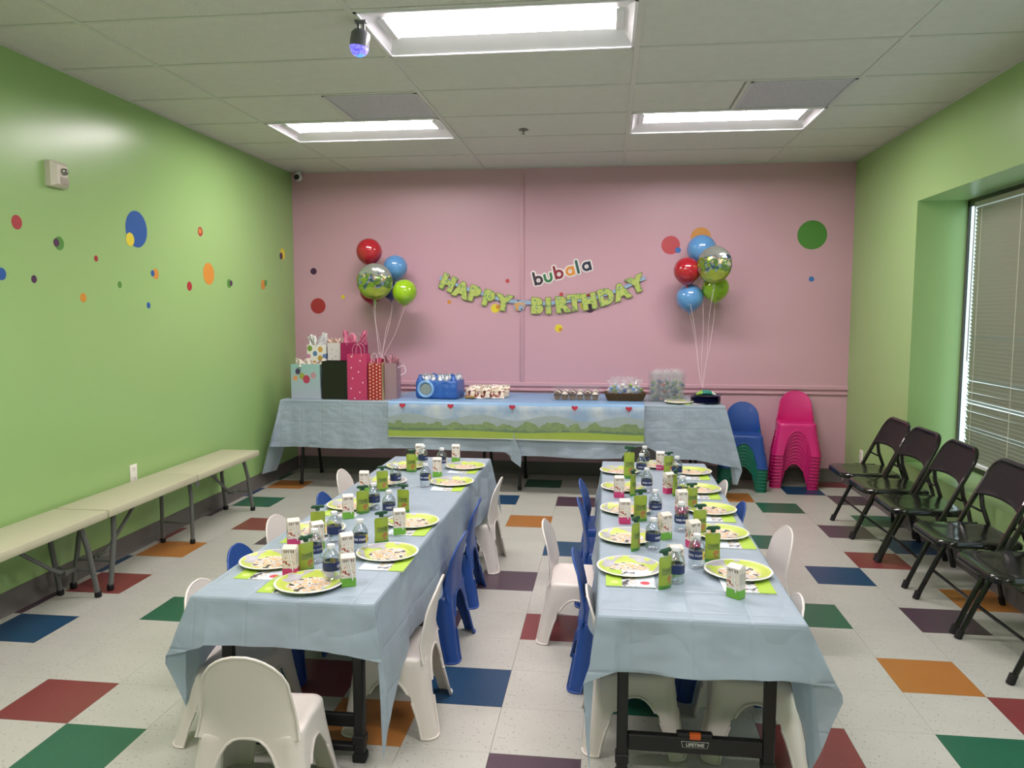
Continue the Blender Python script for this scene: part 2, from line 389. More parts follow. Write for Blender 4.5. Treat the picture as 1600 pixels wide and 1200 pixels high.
obj('body', MB().lathe([(.028, .03), (.034, .02), (.034, -.02), (.03, -.03)], (0, 0, -.048), 16, Matrix.Rotation(R(80), 3, 'X')), enamel, t)
obj('camera_lens', MB().lathe([(.026, 0), (.024, .008), (.012, .014), (.001, .016)], (0, -.03, -.053), 16, Matrix.Rotation(R(80), 3, 'X')), mat('lens_black', '#2b2627', .15), t)
t = thing('fire_sprinkler', 'small grey sprinkler head on the ceiling between the two far lights', 'sprinkler', (-.593, 5.524, H))
obj('escutcheon', MB().lathe([(.034, .001), (.034, -.003), (.012, -.009)], n=20), mat('dull_steel', '#8a8782', .4, metal=.6), t)
obj('head', MB().lathe([(.008, -.009), (.007, -.016), (.004, -.022), (.004, -.026), (.014, -.027), (.014, -.029)], n=12), mat('dull_steel', '', .4), t)
# disco orb
t = thing('disco_light', 'small grey party light with a glowing blue faceted dome on the ceiling', 'party light', (-1.075, 3.41, H))
dk = mat('grey_plastic_glossy', '#6d6d75', .22)
obj('bracket', MB().box((0, 0, -.006), (.05, .03, .012), bev=.003).box((-.012, 0, -.03), (.012, .014, .05), bev=.003).box((.012, 0, -.026), (.01, .01, .04), bev=.003), mat('bracket_grey', '#75757a', .5), t)
M = Matrix.Rotation(R(8), 3, 'Y')
obj('body', MB().lathe([(.012, 0), (.030, -.006), (.041, -.02), (.043, -.05), (.042, -.075)], (0, 0, -.036), 24, M), dk, t)
n = NT('blue_crystal', .08); gz = n.disc(-.004, -.004, .017, u=n.x, v=n.y)
n.col(n.mix(n.vor(130), '#6a5cff', '#b9b4ff')); n.b.inputs['Emission Strength'].default_value = 1.0
n.t.links.new(n.mix(gz, n.mix(n.vor(130), '#3a2fd0', '#8f86ff'), '#3aa0ff'), n.b.inputs['Emission Color'])
obj('dome', MB().lathe([(.042*math.cos(a), -.042*math.sin(a)) for a in [R(v) for v in (0, 18, 36, 54, 72, 88)]], (-.010, 0, -.111), 14, M), n.m, t, smooth=0)
for k, (px, py, pz, s) in enumerate([(-.72, 2.27, .56, .02), (.11, 2.38, .56, .02), (-2.25, 2.9, 0, .024), (XL, 3.64, 1.0, .03), (XL, 4.51, .76, .03), (-2.69, 3.25, .44, .022), (-2.54, 3.86, .44, .022), (-2.17, 3.43, 0, .022), (-.75, 2.9, .3, .02)]):
    ld = bpy.data.lights.new('dome_beam', 'SPOT'); ld.energy = 4.5; ld.color = (.42, .4, 1); ld.spot_size = 2.4*s; ld.spot_blend = .6; ld.shadow_soft_size = .006
    lo = bpy.data.objects.new('dome_beam', ld); C.objects.link(lo); lo.location = (-1.08, 3.39, 2.54)
    lo.rotation_euler = (Vector((px, py, pz))-lo.location).to_track_quat('-Z', 'Y').to_euler()

# wall dots
DC = {'red': '#a83238', 'blue': '#1f5aa0', 'yellow': '#e0cf3a', 'orange': '#cf8d36', 'green': '#4f8a3a', 'purple': '#4b2a4c', 'coral': '#c2454e', 'skyblue': '#2f6fb8'}
def dot(side, a, z, r, c, label, layer=0):
    me = MB().lathe([(r-.0004, 0), (r, .0004), (r-.0004, .0008)], n=40).mesh('wall_dot', mat('vinyl_'+c, DC[c], .4), smooth=20)
    o = link('wall_dot', me)
    if side == 'L': o.location = (XL+.0003+.0009*layer, a, z); o.rotation_euler = (0, R(90), 0)
    else: o.location = (a, YB-.0003-.0009*layer, z); o.rotation_euler = (R(90), 0, 0)
    tag(o, label, 'wall sticker', 'polka dot stickers on the green wall' if side == 'L' else 'polka dot stickers on the pink wall')
for a in [(3.551, 1.897, .035, 'red', 'red dot sticker below left of the fire alarm', 0), (3.845, 1.82, .036, 'green', 'green dot sticker under the fire alarm, overlapped by a purple one', 0),
          (3.822, 1.822, .022, 'purple', 'purple dot sticker lying on a green dot under the alarm', 1), (4.14, 1.761, .017, 'red', 'tiny red dot sticker left of the large blue dot', 0),
          (3.434, 1.641, .03, 'blue', 'blue dot sticker at the left edge of the photo', 0), (3.647, 1.625, .02, 'purple', 'small purple dot sticker at far left, below the purple and green pair', 0),
          (4.015, 1.539, .026, 'orange', 'orange dot sticker low on the green wall, left of the small green dot', 0), (4.347, 1.621, .02, 'green', 'small single green dot sticker below the large blue dot', 0),
          (4.537, 1.965, .111, 'blue', 'largest blue dot sticker on the green wall', 0), (4.467, 1.897, .041, 'yellow', 'yellow dot sticker overlapping the largest blue dot', 1),
          (4.632, 1.502, .02, 'blue', 'small blue dot sticker, lowest on the green wall', 0), (4.725, 1.702, .034, 'orange', 'orange dot sticker with a blue dot on its left side', 0),
          (4.69, 1.705, .02, 'blue', 'small blue dot sticker lying on an orange dot', 1), (5.129, 1.638, .032, 'red', 'red dot sticker left of and below the large orange dot', 0),
          (5.30, 2.027, .033, 'red', 'red dot sticker above the large orange dot', 0), (5.295, 2.03, .018, 'orange', 'small orange dot lying on the red dot above the large orange dot', 1),
          (5.399, 1.735, .079, 'orange', 'largest orange dot sticker on the green wall', 0), (5.705, 1.677, .034, 'green', 'green dot sticker right of the largest orange dot', 0),
          (5.735, 1.68, .022, 'purple', 'small purple dot on the green dot right of the largest orange dot', 1), (6.30, 1.688, .042, 'orange', 'orange dot sticker near the pink wall, under a green dot', 0),
          (6.35, 1.705, .027, 'green', 'small green dot on the orange dot near the pink wall', 1), (6.715, 1.972, .052, 'yellow', 'yellow dot sticker at the corner with the pink wall', 0),
          (6.68, 1.953, .03, 'purple', 'small purple dot on the yellow dot at the wall corner', 1)]: dot('L', *a)
for a in [(-2.681, 1.832, .03, 'purple', 'purple dot sticker left of the left balloon bunch'), (-2.645, 1.516, .071, 'red', 'large red dot sticker above the gift bags'),
          (-2.406, 1.598, .018, 'yellow', 'tiny yellow dot sticker left of the left balloon bunch'), (-.887, 1.738, .018, 'coral', 'tiny red dot sticker above the letter Y of the banner'),
          (-1.416, 1.551, .018, 'orange', 'tiny orange dot sticker below the left end of the banner'), (-.997, 1.494, .04, 'yellow', 'yellow dot sticker under the banner, left of the batten'),
          (-.972, 1.508, .02, 'orange', 'tiny orange dot on the yellow dot under the banner', 1), (-.407, 1.618, .018, 'coral', 'tiny red dot sticker between the sign and the banner'),
          (-.197, 1.522, .042, 'yellow', 'yellow dot sticker half hidden behind the right half of the banner'), (-.152, 1.494, .038, 'purple', 'purple dot sticker half hidden behind the right half of the banner', 1),
          (-.164, 1.60, .025, 'red', 'small red dot sticker behind the top of the letter H', 1),
          (-.428, 1.319, .035, 'yellow', 'yellow dot sticker alone below the banner'), (-.412, 1.308, .016, 'orange', 'tiny orange dot on the yellow dot below the banner', 1),
          (.537, 2.041, .079, 'coral', 'red dot sticker left of the right balloon bunch'), (.60, 1.997, .025, 'skyblue', 'small blue dot overlapping the red dot by the right balloons', 1),
          (.791, 2.105, .085, 'orange', 'orange dot sticker half hidden above the right balloon bunch'), (1.714, 2.116, .122, 'green', 'largest green dot sticker at upper right of the pink wall'),
          (1.721, 1.745, .022, 'skyblue', 'small blue dot sticker below the largest green dot')]: dot('B', *a)

# ------------------------------------------------------------------ name sign (white outlined letters)
t = thing('wall_sign', 'six colourful lowercase letters with white outline tilted on the pink wall', 'sign', (-.40, YB, 1.815))
cols = ['#3a2a3a', '#2c7a4a', '#8e2336', '#e0923a', '#1f5a55', '#1c2340']
tilt = Matrix.Rotation(R(12), 3, 'Y'); tilt.invert()
Wt = WALLX
def strokes(ch):
    ring = [[(.030*math.cos(q), .030*math.sin(q)) for q in [2*math.pi*i/24 for i in range(25)]]]
    if ch == 'b': return ring+[[(-.030, -.030), (-.030, .020), (-.030, .072)]]
    if ch == 'a': return ring+[[(.030, -.030), (.030, .0), (.030, .030)]]
    if ch == 'l': return [[(0, -.030), (0, .02), (0, .072)]]
    return [[(-.028, .030), (-.028, -.002)]+[(-.028*math.cos(q), -.002-.028*math.sin(q)) for q in [math.pi*i/12 for i in range(1, 12)]]+[(.028, -.002), (.028, .030)]]
def flat_strokes(ch, px, pz, r, y, an=R(14)):
    m = MB()
    for P in strokes(ch):
        W = [Vector((px+x*math.cos(an)-z*math.sin(an), 0, pz+x*math.sin(an)+z*math.cos(an))) for x, z in P]
        d0, d1 = (W[0]-W[1]).normalized(), (W[-1]-W[-2]).normalized(); Q = [W[0]+d0*r*.9, W[0]+d0*r*.5]+W+[W[-1]+d1*r*.5, W[-1]+d1*r*.9]
        m.tube(Q, [r*.35, r*.85]+[r]*len(W)+[r*.85, r*.35], 10)
    m.v = [(v[0], y+v[1]*.10, v[2]) for v in m.v]; return m
for k, (ch, (px, pz)) in enumerate(zip('bubala', [(-.610, 1.742), (-.523, 1.765), (-.428, 1.795), (-.331, 1.822), (-.262, 1.838), (-.186, 1.862)])):
    obj('letter_outline', flat_strokes(ch, px+.40, pz-1.815, .0245, -.003), mat('sign_white', '#ece6e4', .45), t)
    obj('letter', flat_strokes(ch, px+.40, pz-1.815, .0118, -.0062), mat('sign_ink_%d' % k, cols[k], .4), t)

# birthday banner
n = NT('lime_party_print', .5); v3 = n.noise(38, 2)
cc_ = n.ramp(v3, [(0, '#5f8f35'), (.36, '#b3c263'), (.52, '#c0cc70'), (.6, '#8fb845'), (.66, '#5c6f70'), (.70, '#c7cfb0')])
n.col(cc_); lime_print = n.m
n = NT('blue_ribbon_print', .4); n.col(n.mix(n.noise(60, 2), '#7ea2c8', '#a8bfd8')); ribbon_m = n.m
t = thing('birthday_banner', 'lime green letter banner reading HAPPY BIRTHDAY sagging on the pink wall', 'banner', (-.587, YB-.016, 1.6))
pos = [(-1.425, 1.717), (-1.302, 1.654), (-1.186, 1.619), (-1.059, 1.579), (-.92, 1.539), (-.776, 1.522), (-.622, 1.511), (-.519, 1.511), (-.4, 1.522), (-.287, 1.539), (-.158, 1.55), (-.013, 1.59), (.12, 1.634), (.252, 1.70)]
pts = smooth_pts([(-1.50, 1.765, 0)]+[(x, z+.03, 0) for x, z in pos]+[(.325, 1.76, 0)], 4)
m = MB()
rows = [[(p.x+.587, -.004, p.y-1.6+s*.016) for s in (-1, 1)] for p in pts]
m.grid(rows); obj('ribbon', m, ribbon_m, t, solid=.0008)
for k, (ch, (px, pz)) in enumerate(zip('HAPPY BIRTHDAY', pos)):
    if ch == ' ':
        m = MB().lathe([(.050, 0), (.052, .001), (.050, .002)], (px+.587, -.006, pz-1.6), 24, Matrix.Rotation(R(90), 3, 'X'))
        n = NT('blue_orange_tag', .5); n.col(n.ramp(n.noise(22, 2), [(0, '#d8a05c'), (.42, '#d8a05c'), (.45, '#7f9cc0'), (.6, '#a9bccc'), (.62, '#44536b')])); obj('round_tag', m, n.m, t); continue
    a, b = pos[max(0, k-1)], pos[min(len(pos)-1, k+1)]; an = math.atan2(b[1]-a[1], b[0]-a[0])
    vs, fs = text_polys(ch, .168, .0015, .0135)
    Mz = Matrix.Rotation(an*.9, 3, 'Z')
    vb, fb = text_polys(ch, .168, .0008, .0185); obj('letter_edge', MB().add([WALLX @ (Mz @ v)+Vector((px+.587, -.0062, pz-1.6)) for v in vb], fb), mat('letter_edge_olive', '#75894c', .5), t, smooth=0, weld=False)
    ob = obj('letter', MB().add([WALLX @ (Mz @ v)+Vector((px+.587, -.009, pz-1.6)) for v in vs], fs), lime_print, t, smooth=0, weld=False)

# ------------------------------------------------------------------ stackable children's chairs
HS = .268
def lerp(a, b, t): return a+(b-a)*t
def chair_point(side, u, z, inset=0):
    f = (1-z/HS)**1.25 if z < HS else 0
    hw = .150+.038*f-inset; yf = .132+.036*f-inset; yr = .124+.044*f-inset; rc = .036
    if side == 0: return (u*(hw-rc), yf, z)
    if side == 1: return ((hw-rc)+rc*math.cos(u), (yf-rc)+rc*math.sin(u), z)
    if side == 2: return (hw, lerp(-(yr-rc), yf-rc, (u+1)/2), z)
    if side == 3: return ((hw-rc)+rc*math.cos(u), -(yr-rc)+rc*math.sin(u), z)
    if side == 4: return (u*(hw-rc), -yr, z)
    if side == 5: return (-(hw-rc)+rc*math.cos(u), -(yr-rc)+rc*math.sin(u), z)
    if side == 6: return (-hw, lerp(-(yr-rc), yf-rc, (u+1)/2), z)
    return (-(hw-rc)+rc*math.cos(u), (yf-rc)+rc*math.sin(u), z)
def side_us(ua):
    return [-1, -(1+ua)/2] + [-ua*math.cos(math.pi*i/16) for i in range(17)] + [(1+ua)/2, 1]
cols_ = []
def add_side(s, ua, ha, rev=False):
    for u in (side_us(ua)[::-1] if rev else side_us(ua)):
        zl = ha*math.sqrt(max(0, 1-abs(u/ua)**(3.2 if s == 4 else 2.4))) if abs(u) <= ua else 0
        cols_.append((s, u, zl))
def add_corner(s, a0, a1):
    for i in range(1, 5): cols_.append((s, a0+(a1-a0)*i/5, 0))
add_side(0, .70, .208); add_corner(1, math.pi/2, 0); add_side(2, .87, .200, True); add_corner(3, 0, -math.pi/2)
add_side(4, .88, .257, True); add_corner(5, -math.pi/2, -math.pi); add_side(6, .87, .200); add_corner(7, math.pi, math.pi/2)
def chair_meshes():
    ZS = .14; NC = len(cols_); m = MB(); rows = []
    for sc_, z in ((.02, HS-.010), (.45, HS-.008), (.80, HS-.003)):
        rows.append([(chair_point(s, u, HS)[0]*sc_, chair_point(s, u, HS)[1]*sc_, z) for s, u, zl in cols_])
    for ins, z in ((.012, HS), (.004, HS-.003), (0, HS-.010)): rows.append([chair_point(s, u, min(z, HS), ins) for s, u, zl in cols_])
    K = 6
    for i in range(1, K+1):
        rows.append([chair_point(s, u, lerp(HS-.010, max(zl, ZS), i/K)) for s, u, zl in cols_])
    m.grid(rows, closed=True)
    seat = m
    # four legs, one per corner
    legs = []
    idx = [i for i, c in enumerate(cols_) if c[2] < ZS]
    runs = []; cur = []
    for i in range(NC*2):
        c = cols_[i % NC]
        if c[2] < ZS: cur.append(i % NC)
        elif cur: runs.append(cur); cur = []
    seen = set(); 
    for r in runs:
        k = tuple(sorted(r))
        if k in seen or len(r) < 6: continue
        if any(set(k) < set(o) for o in seen): continue
        seen = {o for o in seen if not set(o) < set(k)}; seen.add(k)
        legs = [l for l in legs if not set(l) < set(r)]; legs.append(r)
    lm = []
    for r in legs:
        # arch edge columns are extended so that the leg narrows smoothly to the floor
        rows = []
        for i in range(9):
            t = i/8; rows.append([chair_point(cols_[q][0], cols_[q][1], lerp(ZS, cols_[q][2], t)) for q in r])
        q = MB().grid(rows); q.rowlen = len(r); lm.append(q)
    # backrest
    def wb(z): return (.1505-.0235*min(1, max(0, (z-.255)/.135))**.8) if z < .39 else .127*math.sqrt(max(0, 1-((z-.39)/.121)**2))
    def yb(z): 
        P = [(.10, -.147), (.2, -.131), (.268, -.124), (.34, -.128), (.43, -.142), (.511, -.160)]
        for (a, b), (c, d) in zip(P, P[1:]):
            if z <= c: return lerp(b, d, (z-a)/(c-a))
        return P[-1][1]
    zz = [.252, .27, .31, .35, .39, .42, .45, .475, .492, .503, .5095]
    b = MB(); rows = [[(u*wb(z), yb(z)+.018*((abs(u)*wb(z)/.13)**3)*min(1, max(.2, (z-.23)/.08))-.001, z) for u in [-1+2*k/16 for k in range(17)]] for z in zz]
    b.grid(rows)
    bk = b
    rim = [Vector(r[0]) for r in rows]+[Vector(rows[-1][k]) for k in (4, 8, 12)]+[Vector(r[-1]) for r in rows[::-1]]
    return seat, lm, bk, rim
def EDGE(l):
    n = l.rowlen; return [l.v[8*n+k] for k in range(n)]
def make_chair(colname, m_):
    seat, lm, bk, rim = chair_meshes()
    parts = [('seat', seat.mesh('seat', m_, solid=.0038, smooth=50))]
    bm_ = bk.mesh('backrest', m_, solid=.0038, smooth=60)
    r2 = MB().tube(rim, .0048, 6, cap=True); me2 = r2.mesh('r', m_, smooth=80)
    b = bmesh.new(); b.from_mesh(bm_); b.from_mesh(me2); b.to_mesh(bm_); b.free()
    parts.append(('backrest', bm_))
    for l in lm:
        l2 = MB().tube([Vector(p)+Vector((p[0], p[1], 0)).normalized()*.002+Vector((0, 0, .0035)) for p in EDGE(l)], .0046, 5)
        me = l.mesh('leg', m_, solid=.0038, smooth=50); m3_ = l2.mesh('r', m_, smooth=80)
        b = bmesh.new(); b.from_mesh(me); b.from_mesh(m3_); b.to_mesh(me); b.free(); parts.append(('leg', me))
    sm_ = parts[0][1]; b = bmesh.new(); b.from_mesh(sm_)
    for s0 in (0, 2, 4, 6):
        P = [Vector(chair_point(s, u, zl)) for s, u, zl in cols_ if s == s0 and zl >= .138]
        m3_ = MB().tube([p+Vector((p.x, p.y, 0)).normalized()*.002 for p in P], .0046, 5).mesh('r', m_, smooth=80); b.from_mesh(m3_)
    b.to_mesh(sm_); b.free()
    return parts
CH = {}
def plastic(name, c): return mat(name, c, .38, coat=.1, bump=.04, bscale=220)
for nm, c in (('white', '#e0d9d3'), ('blue', '#1f4a97'), ('pink', '#cc1c74'), ('green', '#127a63')): CH[nm] = make_chair(nm, plastic('chair_plastic_'+nm, c))
def kid_chair(col, x, y, rz, label, group, z=0):
    t = thing('child_chair', label, 'chair', (x, y, z), rz, group)
    for nm, me in CH[col]: link(nm, me, t)
    return t
GL, GR = 'small plastic chairs around the left party table', 'small plastic chairs around the right party table'
F, B_ = -math.pi/2, math.pi/2
for col, bx, y, rz, lb in [
    ('white', -1.59, 4.50, F, 'white child chair, farthest on the left side of the left table'), ('blue', -1.49, 3.91, F+.05, 'blue child chair left of the left table, second from the far end'),
    ('white', -1.54, 3.42, F-.04, 'white child chair on the left side of the left table, between two blue chairs'), ('blue', -1.50, 2.97, F+.03, 'blue child chair left of the left table, nearer of the two'),
    ('white', -1.435, 2.54, F, 'white child chair at the near left corner of the left table, behind the draped cloth')]:
    kid_chair(col, bx+.155, y, rz, lb, GL)
kid_chair('white', -1.01, 2.135, .06, 'white child chair at the near end of the left table, back to the camera', GL)
for col, bx, y, rz, lb in [
    ('white', -.585, 2.68, B_+.05, 'white child chair nearest on the aisle side of the left table'), ('blue', -.605, 3.27, B_-.04, 'blue child chair on the aisle side of the left table, nearer of two'),
    ('blue', -.64, 3.87, B_+.03, 'blue child chair on the aisle side of the left table, farther of two'), ('white', -.60, 4.40, B_-.02, 'white child chair farthest on the aisle side of the left table')]:
    kid_chair(col, bx-.155, y, rz, lb, GL)
for col, bx, y, rz, lb in [
    ('white', -.055, 2.66, F+.03, 'white child chair nearest on the aisle side of the right table, pushed in'), ('blue', -.122, 3.08, F, 'blue child chair on the aisle side of the right table, nearest blue one'),
    ('white', -.275, 3.50, F-.05, 'white child chair pulled out into the aisle from the right table'), ('blue', -.135, 3.96, F+.05, 'blue child chair on the right table aisle side, middle of three'),
    ('blue', -.140, 4.40, F-.05, 'blue child chair farthest on the aisle side of the right table')]:
    kid_chair(col, bx+.155, y, rz, lb, GR)
for col, bx, y, rz, lb in [
    ('white', .655, 2.66, B_-.03, 'white child chair at the near right corner of the right table'), ('blue', .60, 3.06, B_, 'blue child chair pushed fully under the right side of the right table'),
    ('white', .81, 3.51, B_+.1, 'white child chair pulled out on the right side of the right table'), ('blue', .69, 3.97, B_, 'blue child chair, right side of the right table, beyond the pulled out white one'),
    ('white', .675, 4.47, B_+.04, 'white child chair farthest on the right side of the right table')]:
    kid_chair(col, bx-.155, y, rz, lb, GR)
for k in range(11):
    od = ['first', 'second', 'third', 'fourth', 'fifth', 'sixth', 'seventh', 'eighth', 'ninth', 'tenth', 'top'][k]
    lb = 'hot pink child chair on top of the pink stack' if k == 10 else 'hot pink child chair at the very bottom of the pink stack' if k == 0 else 'hot pink child chair, %s up from the floor in the pink stack' % od
    kid_chair('pink', 1.578+.001*k, 6.785-.0032*k, math.pi-.14, lb, 'stacked pink chairs', k*.028)
for k in range(8):
    od = ['first', 'second', 'third', 'fourth', 'fifth', 'sixth', 'seventh', 'eighth'][k]
    lb = 'blue child chair on top of the green stack' if k == 7 else 'green child chair at the very bottom of the green stack' if k == 0 else 'green child chair, %s up from the floor in the green stack' % od
    kid_chair('blue' if k == 7 else 'green', 1.130, 6.63-.0052*k, math.pi-.10, lb, 'stacked green chairs' if k < 7 else None, k*.028)

# ------------------------------------------------------------------ tables
blk = mat('black_powder_coat', '#111113', .5); rub = mat('black_rubber', '#0f0f10', .7)
top_w = mat('white_table_plastic', '#d8d6cc', .5)
def kid_table(x, y0, label, emblem=False, low=False, y1=None):
    L = 1.205; y1 = y1 or y0+L; cy = (y0+y1)/2; t = thing('folding_table', label, 'table', (x, cy, 0), 0, 'low folding tables under blue cloths')
    obj('tabletop', MB().box((0, 0, .540), (.598, y1-y0, .038), bev=.012), top_w, t)
    for sy in (-1, 1):
        yy = sy*((y1-y0)/2-.075)
        for sx in (-1, 1):
            lg = obj('leg', MB().box((sx*.222, yy, .27), (.034, .034, .50), bev=.004, seg=1).box((sx*.222, yy, .075), (.042, .042, .03), bev=.003, seg=1), blk, t)
            obj('foot', MB().box((sx*.222, yy, .014), (.044, .044, .028), bev=.005), rub, lg)
        zb = .045 if low else .13; h = .022 if low else .052
        obj('crossbar', MB().box((0, yy, zb), (.41, .03, h), bev=.004, seg=1), blk, t)
        if low: obj('crossbar', MB().box((0, yy+sy*-.02, .125), (.41, .02, .045), bev=.004, seg=1), blk, t)
        else: obj('crossbar', MB().box((0, yy, .162), (.11, .028, .014), bev=.004, seg=1), blk, t)
    if emblem:
        yy = -((y1-y0)/2-.075)-.0155
        obj('latch', MB().box((0, yy-.002, .166), (.034, .012, .020), bev=.002), mat('orange_latch', '#d9601c', .4), t)
        pl = MB().prism([(-.042, .010), (.042, .010), (.038, -.010), (-.038, -.010)], 0, .0014, WALLX)
        o1 = obj('emblem_border', pl, mat('emblem_white', '#cfcfcf', .5), t, loc=(0, yy-.0005, .137), smooth=0)
        pl = MB().prism([(-.040, .0085), (.040, .0085), (.0365, -.0085), (-.0365, -.0085)], 0, .0008, WALLX); obj('emblem', pl, blk, t, loc=(0, yy-.0022, .137), smooth=0)
        vs, fs = text_polys('LIFETIME', .0145, .0004, .0004)
        obj('lettering', MB().add([WALLX @ v for v in vs], fs), mat('emblem_white', '', .5), t, loc=(0, yy-.0038, .137), smooth=0, weld=False)
kid_table(-1.0075, 2.285, 'low black-legged table, near half of the left party table', low=True); kid_table(-1.0075, 3.495, 'low black-legged table, far half of the left party table', low=True)
kid_table(.2840, 2.285, 'low table with orange latch and maker emblem, near half of the right party table', emblem=True); kid_table(.2840, 3.495, 'low black-legged table, far half of the right party table')
def big_table(x0, x1, label, feet):
    cx = (x0+x1)/2; t = thing('folding_table', label, 'table', (cx, 6.53, 0), 0, 'full height folding tables along the pink wall')
    obj('tabletop', MB().box((0, 0, .715), (x1-x0, .745, .045), bev=.012), top_w, t)
    for fx in feet:
        fx -= cx
        for y_t, y_b in ((-.14, -.235), (.10, .235)):
            lg = obj('leg', MB().tube([(fx, y_t, .70), (fx, y_t*1.05, .55), (fx, y_b, .012)], .0125, 10), blk, t)
            obj('foot', MB().lathe([(.016, 0), (.017, .03), (.013, .034)], (fx, y_b, 0), 12), rub, lg)
        obj('crossbar', MB().tube([(fx, -.155, .50), (fx, .12, .50)], .010, 8), blk, t)
        obj('crossbar', MB().tube([(fx, -.14, .692), (fx, .10, .692)], .011, 8), blk, t)
        s = 1 if fx < 0 else -1
        obj('brace', MB().tube([(fx, -.02, .50), (fx+s*.35, -.02, .688)], .008, 8), blk, t)
big_table(-2.668, -.872, 'full height folding table at left under the gift bags', (-2.57, -1.0)); big_table(-.868, .905, 'full height folding table at right under the cupcakes and favours', (-.70, .72))

# ------------------------------------------------------------------ table cloths
n = NT('blue_plastic_film', .38, .4)
n.col(n.mix(n.noise(5, 3), '#adbdcb', '#a6b7c6'))
fx_ = n.math('ABSOLUTE', n.math('SUBTRACT', n.math('FRACT', n.math('MULTIPLY', n.x, 5.8)), .5)); fy_ = n.math('ABSOLUTE', n.math('SUBTRACT', n.math('FRACT', n.math('MULTIPLY', n.y, 5.8)), .5)); fz_ = n.math('ABSOLUTE', n.math('SUBTRACT', n.math('FRACT', n.math('MULTIPLY', n.z, 6.3)), .5))
cr = n.math('MINIMUM', n.math('MINIMUM', fx_, fy_), fz_); cr = n.math('MINIMUM', n.math('MULTIPLY', cr, 22), 1)
n.bump(n.math('ADD', n.math('MULTIPLY', cr, .30), n.math('ADD', n.math('MULTIPLY', n.noise(7, 2), 2.6), n.math('MULTIPLY', n.math('ABSOLUTE', n.math('SUBTRACT', n.noise(4.5, 2, vec=n.mapv((1, .6, 1.6), (3, 1, 2))), .5)), 5.0))), .55, .008)
n.b.inputs['Subsurface Weight'].default_value = 0
# thin film lets a little light through
tl = n.t.nodes.new('ShaderNodeBsdfTranslucent'); tl.inputs[0].default_value = lin('#a6b8cc'); mx = n.t.nodes.new('ShaderNodeMixShader'); mx.inputs[0].default_value = .22
out = n.t.nodes['Material Output']; n.t.links.new(n.b.outputs[0], mx.inputs[1]); n.t.links.new(tl.outputs[0], mx.inputs[2]); n.t.links.new(mx.outputs[0], out.inputs[0])
film = n.m
from mathutils import noise as mn
def cloth(label, x0, x1, y0, y1, zt, sides, corners, seed, group, amp=.012, ramp_=.9):
    """sides: hem height of front, right, back, left; corners: list of hem offsets (along previous normal, along next normal, z)"""
    CR = [Vector((x0, y0, 0)), Vector((x1, y0, 0)), Vector((x1, y1, 0)), Vector((x0, y1, 0))]
    NR = [Vector((0, -1, 0)), Vector((1, 0, 0)), Vector((0, 1, 0)), Vector((-1, 0, 0))]
    TD = [Vector((1, 0, 0)), Vector((0, 1, 0)), Vector((-1, 0, 0)), Vector((0, -1, 0))]
    top, hem, nor, fl_ = [], [], [], []
    for k in range(4):
        a, b = CR[k], CR[(k+1) % 4]; L = (b-a).length; c0 = corners[k]['after']; c1 = corners[(k+1) % 4]['before']
        N = max(8, int((L-c0-c1)/.02))
        for i in range(N+1):
            s = c0+(L-c0-c1)*i/N; p = a+TD[k]*s
            w_ = .010+.012*math.sin(s*9+seed)+.006*math.sin(s*23+seed*2)
            top.append(p); hem.append(p+NR[k]*(.014+max(0, w_))+Vector((0, 0, sides[k]+.006*math.sin(s*5+seed)))); nor.append(NR[k]); fl_.append(1)
        cr_ = corners[(k+1) % 4]; n1, n2 = NR[k], NR[(k+1) % 4]; hp = []
        P = [hem[-1]]+[b+n1*q[0]+n2*q[1]+Vector((0, 0, q[2])) for q in cr_['pts']]
        nxt = b+TD[(k+1) % 4]*cr_['after']+n2*.024+Vector((0, 0, sides[(k+1) % 4])); P.append(nxt)
        tA, tB = b-TD[k]*c1, b+TD[(k+1) % 4]*cr_['after']
        M = len(P)-1
        for i in range(M):
            for j in range(8):
                if i == 0 and j == 0: continue
                t = j/8; h = P[i].lerp(P[i+1], t); g = (i+t)/M
                # attachment point runs quickly to the corner, round it and away
                if g < .35: q = tA.lerp(b, min(1, g/.35))
                elif g > .65: q = b.lerp(tB, (g-.65)/.35)
                else: q = b
                top.append(q); hem.append(h); nor.append((n1*(1-g)+n2*g).normalized()); fl_.append(.5)
    NP = len(top); rows = []
    cxy = Vector(((x0+x1)/2, (y0+y1)/2, 0))
    for f, dz in ((.985, 0), (1, -.001)):
        rows.append([Vector((cxy.x+(p.x-cxy.x)*1, cxy.y+(p.y-cxy.y)*1, zt+dz)) - nor[i]*(.012 if f < 1 else .002) for i, p in enumerate(top)])
    rows.append([Vector((p.x, p.y, zt-.006))+nor[i]*.003 for i, p in enumerate(top)])
    NRW = 12
    for r in range(1, NRW+1):
        t = r/NRW; row = []
        for i in range(NP):
            a = Vector((top[i].x, top[i].y, zt-.006))+nor[i]*.003; p = a.lerp(hem[i], t)
            d = mn.noise(Vector((p.x*5+seed, p.y*5, p.z*4)))*amp*t*1.2+abs(mn.noise(Vector((p.x*11, p.y*11+seed, p.z*3))))*amp*.7*t
            row.append(p+nor[i]*max(d, -.004))
        rows.append(row)
    m = MB(); m.grid(rows, closed=True)
    # top sheet
    gx, gy = max(4, int((x1-x0)/.08)), max(4, int((y1-y0)/.08)); g = []
    for i in range(gy+1):
        g.append([(lerp(x0+.010, x1-.010, j/gx), lerp(y0+.010, y1-.010, i/gy), zt+(.0008*mn.noise(Vector((j*.7, i*.7, seed))) if 0 < i < gy and 0 < j < gx else 0)) for j in range(gx+1)])
    m.grid(g)
    o = obj('tablecloth', m, film, None, weld=True, smooth=28)
    return tag(o, label, 'tablecloth', group)
def C_(pts, before=.10, after=.12): return dict(pts=pts, before=before, after=after)
